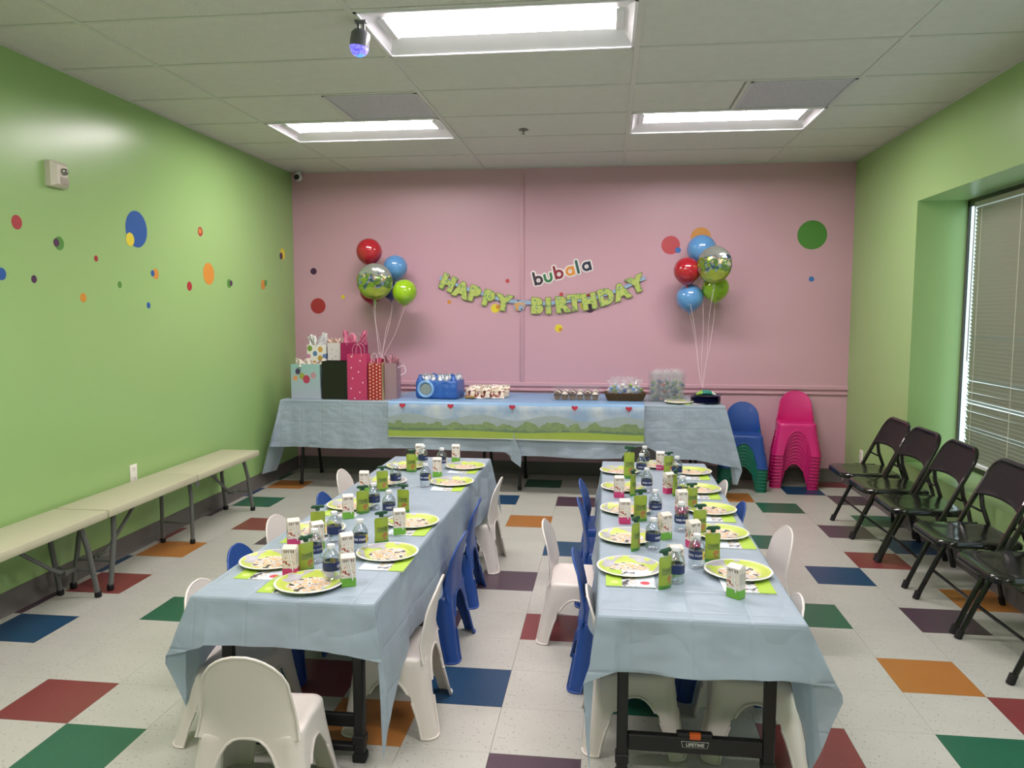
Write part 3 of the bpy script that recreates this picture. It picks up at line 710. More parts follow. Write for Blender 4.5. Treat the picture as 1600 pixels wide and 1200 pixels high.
G1 = 'light blue plastic table covers'
plain = [(.02, .02, .30)]
# corner order: front left, front right, back right, back left ; pts are (out along previous side normal, out along next side normal, z)
cloth('light blue plastic cloth on the left party table, draped to points at the near corners', -1.308, -.706, 2.275, 4.710, .5628, (.412, .305, .41, .305),
      [C_([(.05, -.10, .24), (.02, .02, .20), (.085, .02, .34), (.075, .03, .372)], .30, .06), C_([(.02, .03, .385), (.03, .045, .31), (.02, .03, .066), (-.05, .02, .12), (-.16, .02, .22)], .08, .34), C_([(.05, .03, .33), (.06, .06, .2), (.02, .05, .33)], .2, .1), C_([(.03, .03, .33), (.05, .05, .2), (.03, .03, .35)], .1, .2)], 1.3, G1)
cloth('light blue plastic cloth on the right party table, its near right corner flaring outwards', -.017, .588, 2.275, 4.710, .5628, (.402, .305, .41, .305),
      [C_([(.03, -.16, .20), (.02, .0, .07), (.035, .02, .30), (.04, .03, .362)], .34, .06), C_([(.02, .06, .39), (.02, .10, .365), (.015, .105, .34), (.0, .05, .18), (-.04, .03, .09), (-.16, .025, .2)], .07, .36), C_([(.05, .03, .33), (.06, .06, .2), (.02, .05, .33)], .2, .1), C_([(.03, .03, .33), (.05, .05, .2), (.03, .03, .35)], .1, .2)], 4.1, G1)
G2 = 'blue plastic covers on the wall tables'
cloth('light blue plastic cloth on the gift table, hanging to the green wall at left', -2.675, -.83, 6.145, 6.885, .7403, (.352, .50, .55, .42),
      [C_([(.10, -.12, .12), (.13, .10, .13), (.05, .12, .36), (.07, .06, .352)], .20, .10), C_([(.02, .10, .345), (.06, .17, .33), (.05, .16, .23), (.02, .08, .28), (.01, .03, .40)], .12, .05), C_([(.01, .01, .5)], .1, .1), C_([(.01, .02, .5)], .1, .1)], 2.2, G2, amp=.010)
cloth('light blue plastic cloth on the favour table, hanging beside the stacked chairs', -.815, .915, 6.147, 6.885, .7403, (.315, .50, .55, .50),
      [C_([(.01, .012, .36)], .05, .06), C_([(.03, .05, .27), (.05, .09, .275), (.06, .13, .25), (.02, .10, .13), (-.04, .07, .12), (-.10, .08, .25), (-.18, .04, .38)], .22, .30), C_([(.01, .02, .5)], .1, .1), C_([(.01, .01, .5)], .1, .1)], 7.7, G2, amp=.010)

# printed runner over the wall tables (landscape print: sky, hills, bushes, meadow)
n = NT('landscape_print', .4)
ns = n.noise(7, 5); ns2 = n.noise(22, 4)
zz = n.math('ADD', n.z, n.math('MULTIPLY', n.math('SUBTRACT', ns, .5), .05))
band = n.math('MULTIPLY', n.math('SUBTRACT', n.z, .447), 1/.29)
sky = n.mix(n.math('MULTIPLY', n.math('SUBTRACT', ns, .38), 3.2), '#8aa5c2', '#bcc6cb')
sky = n.mix(n.gt(n.z, .722), sky, '#7ba4cb')
hill = n.gt(n.math('ADD', n.math('SUBTRACT', .625, n.z), n.math('MULTIPLY', n.math('SINE', n.math('MULTIPLY', n.x, 11)), .022)), 0)
c = n.mix(hill, sky, n.mix(ns2, '#8d9f9f', '#a3b0b2'))
tree = n.gt(n.math('ADD', n.math('SUBTRACT', .572, n.z), n.math('MULTIPLY', n.math('SUBTRACT', n.noise(9, 3), .5), .16)), 0)
c = n.mix(tree, c, n.mix(n.noise(30, 3), '#667d60', '#8fa56c'))
bush = n.gt(n.math('ADD', n.math('SUBTRACT', .528, n.z), n.math('MULTIPLY', n.math('SUBTRACT', n.noise(16, 3), .5), .06)), 0)
c = n.mix(bush, c, n.mix(n.noise(26, 2), '#5a6d70', '#6f8b52'))
grass = n.lt(n.math('ADD', n.z, n.math('MULTIPLY', n.math('SINE', n.math('MULTIPLY', n.x, 7)), .006)), .512)
c = n.mix(grass, c, n.mix(n.noise(8, 3), '#8fa645', '#a0b652'))
c = n.mix(n.lt(n.z, .459), c, '#bcc5bd')
n.col(c).bump(n.noise(9, 3), .3, .006); land = n.m
t = thing('table_runner', 'printed landscape table cover of sky, bushes and meadow draped over the two wall tables', 'tablecloth', (0, 0, 0), 0)
m = MB(); rows = []; NX = 90
for k in range(NX+1):
    x = lerp(-1.752, .296, k/NX); wv = .004*mn.noise(Vector((x*6, 0, 2)))
    row = [(x, 6.90, .7445)]+[(x, y, .7445+.0008*mn.noise(Vector((x*4, y*5, 1)))) for y in (6.7, 6.5, 6.3, 6.16)]
    row += [(x, 6.128, .7425), (x, 6.121, .735)]+[(x, 6.113-.006*i/6+wv*i/6-.004*abs(math.sin(x*4.2)), lerp(.72, .447-.006*math.sin(x*2+1), i/6)) for i in range(7)]
    rows.append(row)
m.grid(rows); obj('printed_sheet', m, land, t, solid=.0008, smooth=40)
n = NT('heart_print', .4); n.col(n.mix(n.noise(30), '#b62f44', '#c23a4f')); heart_m = n.m
for x in (-1.722+.09, -1.237, -.74, -.245, .175):
    P = []
    for i in range(28):
        a = 2*math.pi*i/28; P.append((.0016*16*math.sin(a)**3, .0014*(13*math.cos(a)-5*math.cos(2*a)-2*math.cos(3*a)-math.cos(4*a))))
    m = MB().prism(P, 0, .0012, WALLX); m.add([(-.0008, -.0006, -.02), (.0008, -.0006, -.02), (.0008, -.0006, -.055), (-.0008, -.0006, -.055)], [(0, 1, 2, 3)])
    obj('heart_balloon_print', m, heart_m, t, loc=(x, 6.105, .712), smooth=0)

# ------------------------------------------------------------------ benches
almond = mat('almond_bench_plastic', '#bbb99e', .48, bump=.05, bscale=300); legm = mat('grey_enamel_tube', '#5f625f', .4)
def bench(ya, yb, label):
    t = thing('folding_bench', label, 'bench', (-2.688, (ya+yb)/2, 0), 0, 'beige folding benches along the green wall'); L = (yb-ya)/2
    for s in (-1, 1):
        ob = obj('bench_top', MB().box((0, s*(L/2+.0005), .423), (.302, L-.003, .044), bev=.010), almond, t)
    for s in (-1, 1):
        yt, yb_ = s*(L-.13), s*(L-.045)
        for x in (-.105, .105):
            lg = obj('leg', MB().tube([(x*.78, yt, .405), (x*.95, lerp(yt, yb_, .35), .27), (x, yb_, .010)], .0135, 10), legm, t)
            obj('foot', MB().lathe([(.015, 0), (.0175, .004), (.0175, .028), (.0145, .032)], (x, yb_, 0), 12), rub, lg)
        ym = lerp(yt, yb_, .62)
        obj('cross_tube', MB().tube([(-.10, ym, .15), (.10, ym, .15)], .009, 8), legm, t)
        obj('brace', MB().tube(smooth_pts([(0, ym, .155), (0, ym-s*.10, .17), (0, ym-s*.25, .27), (0, ym-s*.42, .395)], 4), .010, 8).box((0, ym-s*.05, .158), (.05, .08, .02), bev=.004), legm, t)
    for x in (-.10, .10):
        lg = obj('leg', MB().tube([(x*.9, 0, .405), (x, 0, .30), (x, 0, .010)], .0125, 10), legm, t)
        obj('foot', MB().lathe([(.014, 0), (.0165, .004), (.0165, .026), (.0135, .03)], (x, 0, 0), 12), rub, lg)
    obj('cross_tube', MB().tube([(-.10, 0, .135), (.10, 0, .135)], .008, 8), legm, t)
    obj('hinge_bracket', MB().box((0, 0, .397), (.27, .05, .010), bev=.002).box((.145, 0, .385), (.006, .045, .03), bev=.002), legm, t)
    obj('carry_strap', MB().tube(smooth_pts([(.12, -L+.62, .40), (.125, -L+.60, .33), (.125, -L+.52, .295), (.125, -L+.44, .32), (.12, -L+.40, .40)], 5), .007, 6), mat('black_webbing', '#1d1f1e', .8), t) if ya < 3 else None
    return t
bench(3.672, 5.435, 'beige folding bench against the green wall, farther of two'); bench(1.885, 3.662, 'beige folding bench against the green wall, nearer of two with a hanging black strap')

# ------------------------------------------------------------------ black folding chairs
blackm = mat('glossy_black_enamel', '#141412', .2, coat=.3); blackp = mat('black_vinyl_pad', '#161314', .5, spec=.3)
def fold_chair(y, label, dx=0, rz=0):
    t = thing('folding_chair', label, 'chair', (1.82+dx, y, 0), rz, 'black metal folding chairs under the window')
    # local: front is -x.  foot of main frame x=-.22, top of back x=.14
    def fx(z): return -.225+.355*(z/.76)**1.06
    hw = .218
    for s in (-1, 1):
        pts = [(fx(z), s*(hw-.012*(z/.76)), z) for z in (.016, .15, .30, .42, .52, .60)]
        o = obj('front_leg', MB().tube(pts, .0125, 10), blackm, t); obj('rubber_foot', MB().tube([(fx(0)-.002, s*hw, 0), (fx(.035)-.002, s*hw, .04)], .0165, 10), rub, o)
    pts = [(fx(.60), hw-.0095, .60), (fx(.66), hw-.012, .66)]
    for i in range(9):
        a = math.pi/2*i/8; z = .66+.085*math.sin(a); pts.append((fx(z), (hw-.012-.085)+.085*math.cos(a), z))
    pts = pts+[(p[0], -p[1], p[2]) for p in pts[::-1]]
    obj('back_frame', MB().tube(pts, .0125, 10), blackm, t)
    m = MB(); rows = []
    for z in (.560, .575, .60, .64, .68, .715, .738):
        w2 = hw-.016 if z < .66 else hw-.016-.085+math.sqrt(max(0, .085**2-(z-.66)**2))*1.0
        lowcurve = lambda u: (.022*(1-u*u) if z < .57 else 0)
        rows.append([(fx(z)+.018*(1-u*u)+.002, u*w2, z+(.016*(1-u*u) if z < .565 else 0)) for u in [-1+k/6 for k in range(13)]])
    obj('backrest', m.grid(rows), blackp, t, solid=.010, smooth=50)
    # rear legs
    for s in (-1, 1):
        pts = [(fx(.575)+.006, s*(hw-.034), .575), (.055, s*(hw-.034), .50), (.085, s*(hw-.032), .42), (.175, s*(hw-.030), .016)]
        o = obj('rear_leg', MB().tube(pts, .0110, 10), blackm, t); obj('rubber_foot', MB().tube([(.178, s*(hw-.03), 0), (.169, s*(hw-.03), .04)], .0150, 10), rub, o)
        obj('hinge_link', MB().tube([(fx(.50), s*(hw-.02), .50), (.052, s*(hw-.034), .475)], .006, 6), blackm, t)
    obj('front_stretcher', MB().tube([(fx(.16), -hw, .16), (fx(.16), hw, .16)], .0075, 8), blackm, t)
    obj('rear_stretcher', MB().tube([(.145, -(hw-.03), .15), (.145, hw-.03, .15)], .0075, 8), blackm, t)
    # seat
    def outline(inset):
        P = []; x0, x1, w0, w1, r = -.288+inset, .085-inset, .196-inset, .176-inset, .075-inset*.5
        P += arc((x0+r, -(w0-r)), r, math.pi*1.5, math.pi, 6)+arc((x0+r, w0-r), r, math.pi, math.pi/2, 6)
        r2 = .03; P += arc((x1-r2, w1-r2), r2, math.pi/2, 0, 4)+arc((x1-r2, -(w1-r2)), r2, 0, -math.pi/2, 4)
        return P
    def zt(x, y, e): return .418-.012*(x+.1)-e+(.0 if x > -.2 else -.25*(x+.2)**2*8*.3)
    rings = []
    for ins, e in ((.0, .030), (.0, .010), (.006, .002), (.018, 0), (.07, .004), (.13, .006)):
        rings.append([(x, y, zt(x, y, e)) for x, y in outline(ins)])
    m = MB().grid(rings, closed=True); nn = len(rings[0]); o0 = (len(rings)-1)*nn
    m.add(rings[-1], [tuple(range(nn))]); m.add(rings[0], [tuple(range(nn))[::-1]])
    obj('seat', m, blackm, t, smooth=40)
    for s in (-1, 1): obj('seat_bracket', MB().box((-.03, s*.192, .402), (.14, .010, .030), bev=.003), blackm, t)
    return t
for y, lb, dx, rz in [(5.42, 'black metal folding chair farthest along the right wall, next to the pink wall', .0, 0), (4.965, 'black metal folding chair, second from the pink wall', .0, .02),
                      (4.485, 'black metal folding chair, third from the pink wall, in the middle of the row', .0, -.02), (3.895, 'black metal folding chair, fourth from the pink wall, beyond the nearest', -.005, 0), (3.41, 'black metal folding chair nearest the camera, cut by the right edge', 0, .03)]:
    fold_chair(y, lb, dx, rz)
CH['black'] = make_chair('black', plastic('chair_plastic_black', '#232122'))
kid_chair('black', .235, 5.0, math.pi, 'black child chair at the far end of the right party table', GR).scale = (1.12, 1.12, 1.12)

# ------------------------------------------------------------------ paper plates and napkins
n = NT('party_plate_print', .35)
r2 = n.math('SQRT', n.math('ADD', n.math('MULTIPLY', n.x, n.x), n.math('MULTIPLY', n.y, n.y)))
ang = n.math('ARCTAN2', n.y, n.x)
ring = n.mix(n.gt(n.noise(13, 1), .56), '#b4c550', n.mix(n.noise(40), '#8e8f98', '#b7b6bd'))
blob = n.ramp(n.noise(24, 2, vec=n.mapv((1, 1.5, 1))), [(0, '#2b2626'), (.38, '#2b2626'), (.40, '#d9d2c8'), (.47, '#dcd6cf'), (.49, '#dd9a52'), (.54, '#e2c07a'), (.57, '#b9bcc6'), (.63, '#9aa3b4'), (.66, '#e7e2da')], const=True)
inn = n.lt(n.math('ADD', r2, n.math('MULTIPLY', n.math('SUBTRACT', n.noise(18, 1), .5), .03)), .070)
c = n.mix(inn, ring, blob)
n.col(n.mix(n.gt(r2, .108), c, '#eceae2')); plate_m = n.m
prof = [(.002, .0015), (.078, .0015), (.088, .005), (.100, .0115), (.110, .0145), (.1145, .0135), (.1150, .0120), (.110, .0125), (.099, .0095), (.087, .003), (.078, 0), (.002, 0)]
plate_me = MB().lathe(prof, n=48, cap=True).mesh('paper_plate', plate_m, smooth=50)
def plate(x, y, label, rz, group, z=.5635):
    o = link('paper_plate', plate_me, None, (x, y, z), rz); return tag(o, label, 'plate', group)
n = NT('party_napkin_print', .6)
mid = n.ramp(n.noise(34, 2, vec=n.mapv((1, 1.2, 1))), [(0, '#403c3c'), (.38, '#6a6a6e'), (.44, '#c9cfd6'), (.52, '#d9dde2'), (.58, '#d6b27a'), (.63, '#a9b0bd')], const=True)
c = n.mix(n.gt(n.x, .018), mid, '#cfdbe6'); c = n.mix(n.disc(.048, -.045, .016, u=n.x, v=n.y), c, '#c6414e')
c = n.mix(n.lt(n.x, -.028), c, n.mix(n.disc(-.052, -.045, .015, u=n.x, v=n.y), '#a4c440', '#c4d878'))
n.col(c); nap_m = n.m; nap_w = mat('napkin_tissue', '#dfe6e2', .8)
m = MB().mat(0).box((0, 0, .0045), (.162, .162, .0012)).mat(1).box((.0015, -.001, .0028), (.161, .161, .0015)).box((0, .001, .0010), (.162, .161, .0015))
nap_me = m.mesh('napkin', [nap_m, nap_w], smooth=0)
def napkin(x, y, label, rz, group, z=.5632): return tag(link('paper_napkin', nap_me, None, (x, y, z), rz), label, 'napkin', group)
PLT, PRT = 'party plates on the left table', 'party plates on the right table'
side4 = ['nearest', 'second nearest', 'middle', 'second farthest', 'farthest']
for x, y, lb, rz in [(-.965, 2.41, 'paper plate centred at the near end of the left table', 0), (-1.185, 2.615, 'paper plate nearest on the left side of the left table', .4), (-1.175, 3.03, 'paper plate half hidden behind drink boxes, left side of the left table', 1.0),
     (-1.165, 3.44, 'paper plate third along the left side of the left table', .2), (-1.155, 3.95, 'paper plate second from the far end, left side of the left table', .6), (-1.15, 4.37, 'paper plate farthest on the left side of the left table', .3),
     (-.80, 2.755, 'paper plate nearest on the aisle side of the left table', 2.6), (-.815, 3.19, 'paper plate behind a drink box, aisle side of the left table', 2.9), (-.80, 3.98, 'paper plate second farthest on the aisle side of the left table', 2.4), (-.805, 4.40, 'paper plate farthest on the aisle side of the left table', 2.7)]:
    plate(x, y, lb, rz, PLT, .5655 if y < 4.3 else .566)
for k, (x, y) in enumerate([(.088, 2.70), (.089, 3.08), (.092, 3.52), (.092, 3.97), (.083, 4.39)]): plate(x, y, 'party paper plate, aisle side of the right table, %s to the camera' % side4[k] if k != 2 else 'middle party paper plate on the aisle side of the right table', .3*k, PRT, .5655)
for k, (x, y) in enumerate([(.458, 2.695), (.462, 3.17), (.475, 3.55), (.465, 3.96), (.475, 4.40)]): plate(x, y, 'party paper plate, window side of the right table, %s to the camera' % side4[k] if k != 2 else 'middle party paper plate on the window side of the right table', 2.6+.25*k, PRT, .569)
plate(.30, 4.585, 'paper plate alone at the far end of the right table, behind the drinks', 1, PRT, .5655)
NL, NR_ = 'party napkins on the left table', 'party napkins on the right table'
for x, y, lb, rz in [(-1.03, 2.405, 'green napkin corner peeking from under the plate at the near end of the left table', 0), (-1.165, 2.52, 'napkin in front of the nearest left-side plate of the left table', 0), (-1.18, 2.93, 'napkin under the half hidden plate, left side of the left table', 0),
       (-1.17, 3.345, 'napkin in front of the third left-side plate of the left table', 0), (-.775, 2.66, 'napkin in front of the nearest aisle-side plate of the left table', math.pi), (-.80, 3.09, 'napkin under the plate and drink box, aisle side of the left table', math.pi),
       (-.80, 3.88, 'napkin in front of the second farthest aisle-side plate of the left table', math.pi), (-.80, 4.315, 'napkin in front of the farthest aisle-side plate of the left table', math.pi)]: napkin(x, y, lb, rz, NL, .5605)
for x, y, lb, rz in [(.087, 2.60, 'napkin in front of the nearest aisle-side plate of the right table', 0), (.468, 2.59, 'napkin in front of the nearest window-side plate of the right table', math.pi), (.495, 3.07, 'napkin in front of the second window-side plate of the right table', math.pi),
       (.48, 3.45, 'napkin in front of the middle window-side plate of the right table', math.pi), (.475, 3.86, 'napkin in front of the fourth window-side plate of the right table', math.pi), (.48, 4.30, 'napkin in front of the farthest window-side plate of the right table', math.pi)]: napkin(x, y, lb, rz, NR_, .5630)

# ------------------------------------------------------------------ drinks
clear = bpy.data.materials.new('clear_bottle_plastic'); clear.use_nodes = True; nt = clear.node_tree; nt.nodes.clear()
o_ = nt.nodes.new('ShaderNodeOutputMaterial'); mx = nt.nodes.new('ShaderNodeMixShader'); tr = nt.nodes.new('ShaderNodeBsdfTransparent'); gl = nt.nodes.new('ShaderNodeBsdfGlossy'); lw = nt.nodes.new('ShaderNodeLayerWeight'); mr = nt.nodes.new('ShaderNodeMapRange')
tr.inputs[0].default_value = (.86, .89, .91, 1); gl.inputs['Roughness'].default_value = .07; gl.inputs[0].default_value = (.95, .97, 1, 1); lw.inputs[0].default_value = .35
mr.inputs[3].default_value = .12; mr.inputs[4].default_value = .75
nt.links.new(lw.outputs['Facing'], mr.inputs[0]); nt.links.new(mr.outputs[0], mx.inputs[0]); nt.links.new(tr.outputs[0], mx.inputs[1]); nt.links.new(gl.outputs[0], mx.inputs[2]); nt.links.new(mx.outputs[0], o_.inputs[0])
def make_bottle():
    t = thing('water_bottle', '-', 'bottle')
    prof = [(.006, .006), (.022, .001), (.0275, .003), (.029, .010), (.0275, .016), (.029, .022), (.0275, .029), (.0285, .036), (.0285, .066), (.0290, .070), (.0285, .078), (.026, .087), (.020, .096), (.013, .104), (.0115, .108), (.0115, .113)]
    obj('bottle_body', MB().lathe(prof, n=20), clear, t, smooth=60)
    n = NT('navy_label', .35); a = n.math('ARCTAN2', n.y, n.x)
    im = n.math('MULTIPLY', n.gt(a, -.95), n.lt(a, -.35)); blob = n.gt(n.noise(90, 2), .52)
    n.col(n.mix(im, n.mix(n.noise(40), '#1e2a52', '#27366a'), n.mix(blob, '#d9c35a', '#1b1d1c')))
    lb = obj('label', MB().lathe([(.0287, .037), (.0290, .038), (.0290, .065), (.0287, .066)], n=24, cap=False), n.m, t, smooth=60)
    vs, fs = text_polys('DEER PARK', .0115, .0001, .0002)
    W = []
    for v in vs: an = -math.pi/2-.36+v.x/.0292; W.append((.0292*math.cos(an), .0292*math.sin(an), .0515+v.y))
    obj('lettering', MB().add(W, fs), mat('label_white', '#e6e8ee', .5), lb, smooth=0, weld=False)
    obj('cap', MB().lathe([(.0135, .110), (.0138, .111), (.0138, .121), (.0125, .123), (.002, .1235)], n=18), mat('bottle_cap_white', '#dfe1e4', .35), t)
    return t
def make_juice(kind):
    base = {'pink': '#c93a72', 'green': '#6fae3c'}[kind]
    t = thing('juice_box', '-', 'juice box')
    n = NT('carton_'+kind, .45); pic = n.ramp(n.noise(60, 2), [(0, '#8d4a3f'), (.42, '#b5685a'), (.47, '#e6ddd0'), (.60, '#e2d9cc'), (.64, '#8d9a7a')], const=True)
    inpic = n.math('MULTIPLY', n.math('MULTIPLY', n.gt(n.z, .038), n.lt(n.z, .068)), n.lt(n.x, .018))
    txt = n.math('MULTIPLY', n.math('MULTIPLY', n.gt(n.z, .084), n.lt(n.z, .094)), n.gt(n.math('FRACT', n.math('MULTIPLY', n.x, 170)), .42))
    txt = n.math('MULTIPLY', txt, n.lt(n.math('ABSOLUTE', n.x), .019))
    side = n.math('MULTIPLY', n.math('MULTIPLY', n.gt(n.math('ABSOLUTE', n.x), .0238), n.gt(n.z, .045)), n.math('MULTIPLY', n.lt(n.z, .082), n.gt(n.math('FRACT', n.math('MULTIPLY', n.z, 260)), .5)))
    c = n.mix(n.noise(30), '#e3dbd2', '#d6ccc2'); c = n.mix(inpic, c, pic); c = n.mix(txt, c, '#5a4a44'); c = n.mix(n.math('MULTIPLY', side, .6), c, '#6b6560')
    c = n.mix(n.lt(n.math('ADD', n.z, n.math('MULTIPLY', n.math('SUBTRACT', n.noise(25), .5), .012)), .029), c, base); n.col(c)
    m = MB().box((0, 0, .049), (.048, .035, .098), bev=.0012, seg=1)
    m.add([(-.024, -.0175, .098), (.024, -.0175, .098), (.024, .0175, .098), (-.024, .0175, .098), (-.022, .002, .108), (.022, .002, .108), (.022, .0175, .104), (-.022, .0175, .104)], [(0, 1, 5, 4), (1, 2, 6, 5), (2, 3, 7, 6), (3, 0, 4, 7), (4, 5, 6, 7)])
    obj('carton', m, n.m, t, smooth=0)
    obj('straw', MB().tube([(.002, -.0195, .092), (.013, -.0195, .022)], .0019, 6).tube([(-.004, -.0193, .088), (.007, -.0193, .030)], .0015, 6), mat('straw_white', '#f1eeea', .4), t)
    return t
def make_pouch():
    t = thing('fruit_pouch', '-', 'pouch')
    n = NT('lime_pouch_print', .33); lab = n.math('MULTIPLY', n.math('MULTIPLY', n.gt(n.z, .045), n.lt(n.z, .066)), n.lt(n.math('ABSOLUTE', n.x), .021))
    c = n.mix(n.noise(16, 2), '#98ab3c', '#879d36'); c = n.mix(n.math('MULTIPLY', lab, .85), c, n.mix(n.gt(n.noise(70, 2), .5), '#4f6428', '#6e7f4a'))
    c = n.mix(n.math('MULTIPLY', n.disc(.010, .030, .013), n.gt(n.noise(55, 2), .42)), c, '#a86a40'); c = n.mix(n.lt(n.z, .012), c, '#4f8f35'); n.col(c)
    rows = []
    for i in range(11):
        f = i/10; z = f*.102; w = .030-.002*math.sin(f*math.pi)-(.004 if f > .93 else 0); th = .0155*(1-f)**.6*(.35+.65*min(1, f*6+.3))+.0012
        rows.append([(w*math.cos(a), th*math.sin(a)*(1-.25*abs(math.cos(a))), z) for a in [2*math.pi*k/20 for k in range(20)]])
    m = MB().grid(rows, closed=True); m.add(rows[-1], [tuple(range(20))]); m.add(rows[0], [tuple(range(20))[::-1]])
    obj('pouch_body', m, n.m, t, smooth=40)
    obj('spout', MB().lathe([(.0045, .100), (.0045, .112)], n=10), mat('spout_white', '#d8ddd0', .4), t)
    P = [(.026*math.cos(a)*(1 if abs(math.cos(a)) > .3 else .9), .008*math.sin(a)*(1.35 if abs(math.cos(a)) > .45 else .75)) for a in [2*math.pi*k/28 for k in range(28)]]
    capm = mat('dark_green_cap', '#1e4a33', .35)
    obj('cap', MB().prism(P, .116, .1225).lathe([(.0085, .106), (.0095, .108), (.0095, .118)], n=14).tube([(-.026, 0, .119), (-.019, 0, .1225), (.019, 0, .1225), (.026, 0, .119)], [.004, .0055, .0055, .004], 8), capm, t)
    return t
bottle0, juice0, pouch0 = make_bottle(), {k: make_juice(k) for k in ('pink', 'green')}, make_pouch()
first = set()
def put(src, x, y, rz, label, group, sc_=1):
    if src.name in first: o = dup(src, (x, y, .5632), rz, label, group)
    else: first.add(src.name); src.location = (x, y, .5632); src.rotation_euler = (0, 0, rz); tag(src, label, None, group); o = src
    o.scale = (1, 1, sc_) if sc_ != 1 else (1, 1, 1); return o
g = 'juice boxes on the left party table'
for x, y, k, rz, lb in [(-1.066, 2.495, 'pink', .12, 'pink-based juice box beside the nearest left-side plate of the left table'), (-.839, 2.425, 'green', .45, 'green-based juice box nearest the camera on the left table, beside a water bottle'),
   (-.926, 2.665, 'green', .55, 'juice box left of the nearest aisle-side plate of the left table'), (-1.088, 2.80, 'green', .7, 'green-based juice box just left of the second row water bottle, left table'),
   (-1.194, 2.83, 'pink', .5, 'pink-based juice box in front of the half hidden plate of the left table'), (-1.117, 3.245, 'green', .4, 'green-based juice box in front of the third left-side plate, left table'),
   (-.828, 3.03, 'green', .35, 'green-based juice box standing before the second aisle-side plate, left table'), (-1.20, 3.74, 'green', .2, 'juice box before the fourth left-side plate of the left table'),
   (-.915, 4.14, 'green', .1, 'juice box left of the second farthest aisle-side plate of the left table'), (-.895, 4.57, 'green', .1, 'juice box at the far end of the left table, above the farthest aisle-side plate'),
   (-1.115, 4.56, 'green', .1, 'juice box at the far left corner of the left table, behind a pouch')]: put(juice0[k], x, y, rz, lb, g)
g = 'juice boxes on the right party table'
for x, y, k, rz, lb in [(.415, 2.475, 'green', -.75, 'green-based juice box on the napkin of the nearest window-side plate, right table'), (.084, 3.31, 'pink', .1, 'pink-based juice box before the middle aisle-side plate, right table'),
   (.067, 3.785, 'pink', .1, 'pink-based juice box before the fourth aisle-side plate, right table'), (.238, 3.10, 'green', .6, 'green-based juice box behind the second water bottle, right table'),
   (.242, 2.66, 'green', .3, 'juice box half hidden behind the nearest pouch and bottle, right table'), (.338, 3.0, 'pink', .5, 'pink-based juice box behind the front right water bottle, right table'),
   (.342, 3.52, 'pink', .3, 'juice box left of the middle window-side plate, right table'), (.315, 3.90, 'pink', .5, 'pink-based juice box left of the fourth window-side plate, right table'),
   (.312, 4.49, 'pink', 0, 'pink-based juice box at the far end of the right table')]: put(juice0[k], x, y, rz, lb, g)
g = 'water bottles on the left party table'
for x, y, rz, lb in [(-.912, 2.47, 2.4, 'water bottle nearest the camera on the left table'), (-1.037, 2.645, .9, 'water bottle right of the pink-based juice box and pouch, left table'), (-1.052, 2.89, 2.2, 'water bottle between two juice boxes in the third row, left table'),
   (-.915, 2.79, .5, 'water bottle beside the pouch above the nearest aisle-side plate, left table'), (-.94, 3.27, 1.2, 'water bottle left of the juice box at the second aisle-side plate, left table'), (-1.048, 3.40, 2.0, 'water bottle right of the third left-side plate, left table'),
   (-1.072, 3.86, 2.0, 'water bottle right of the fourth left-side pouch, left table'), (-.922, 3.89, .2, 'water bottle left of the second farthest aisle-side plate, left table'), (-.935, 4.35, .6, 'water bottle behind the far juice box, left table'),
   (-1.062, 4.42, 2.0, 'water bottle farthest left on the left table, behind a pouch')]: put(bottle0, x, y, rz, lb, g)
g = 'water bottles on the right party table'
for x, y, rz, lb in [(.324, 2.75, .0, 'water bottle with its front label showing, beside a pouch, right table'), (.238, 2.585, 2.6, 'water bottle nearest the camera on the right table, behind a pouch'), (.183, 2.95, 1.6, 'water bottle right of the second aisle-side pouch, right table'),
   (.314, 3.22, .4, 'water bottle in the middle row between the juice boxes, right table'), (.22, 3.43, .8, 'water bottle right of the wide pouch in the middle row, right table'), (.207, 3.91, .5, 'water bottle right of the fourth aisle-side pouch, right table'),
   (.197, 4.31, .7, 'water bottle right of the tall pouch, right table'), (.226, 4.56, 2, 'water bottle farthest back on the right table'), (.386, 4.26, 2.2, 'water bottle left of the farthest window-side plate, right table'), (.368, 3.74, 2.0, 'water bottle left of the fourth window-side plate, right table')]: put(bottle0, x, y, rz, lb, g)
g = 'fruit pouches on the left party table'
for x, y, rz, lb in [(-1.030, 2.545, .9, 'green pouch wedged between the near pink juice box and a bottle, left table'), (-.865, 2.90, .7, 'green pouch right of the bottle above the nearest aisle-side plate, left table'), (-1.145, 2.96, .5, 'green pouch behind the two juice boxes in the second row, left table'),
   (-.905, 3.38, -.15, 'green pouch behind the bottle in the middle of the left table'), (-1.078, 3.33, .6, 'green pouch right of the third left-side juice box, left table'), (-1.116, 3.77, .3, 'green pouch beside the fourth left-side plate, left table'), (-1.088, 4.25, .2, 'green pouch beside the farthest left-side plate, left table')]: put(pouch0, x, y, rz, lb, g)
g = 'fruit pouches on the right party table'
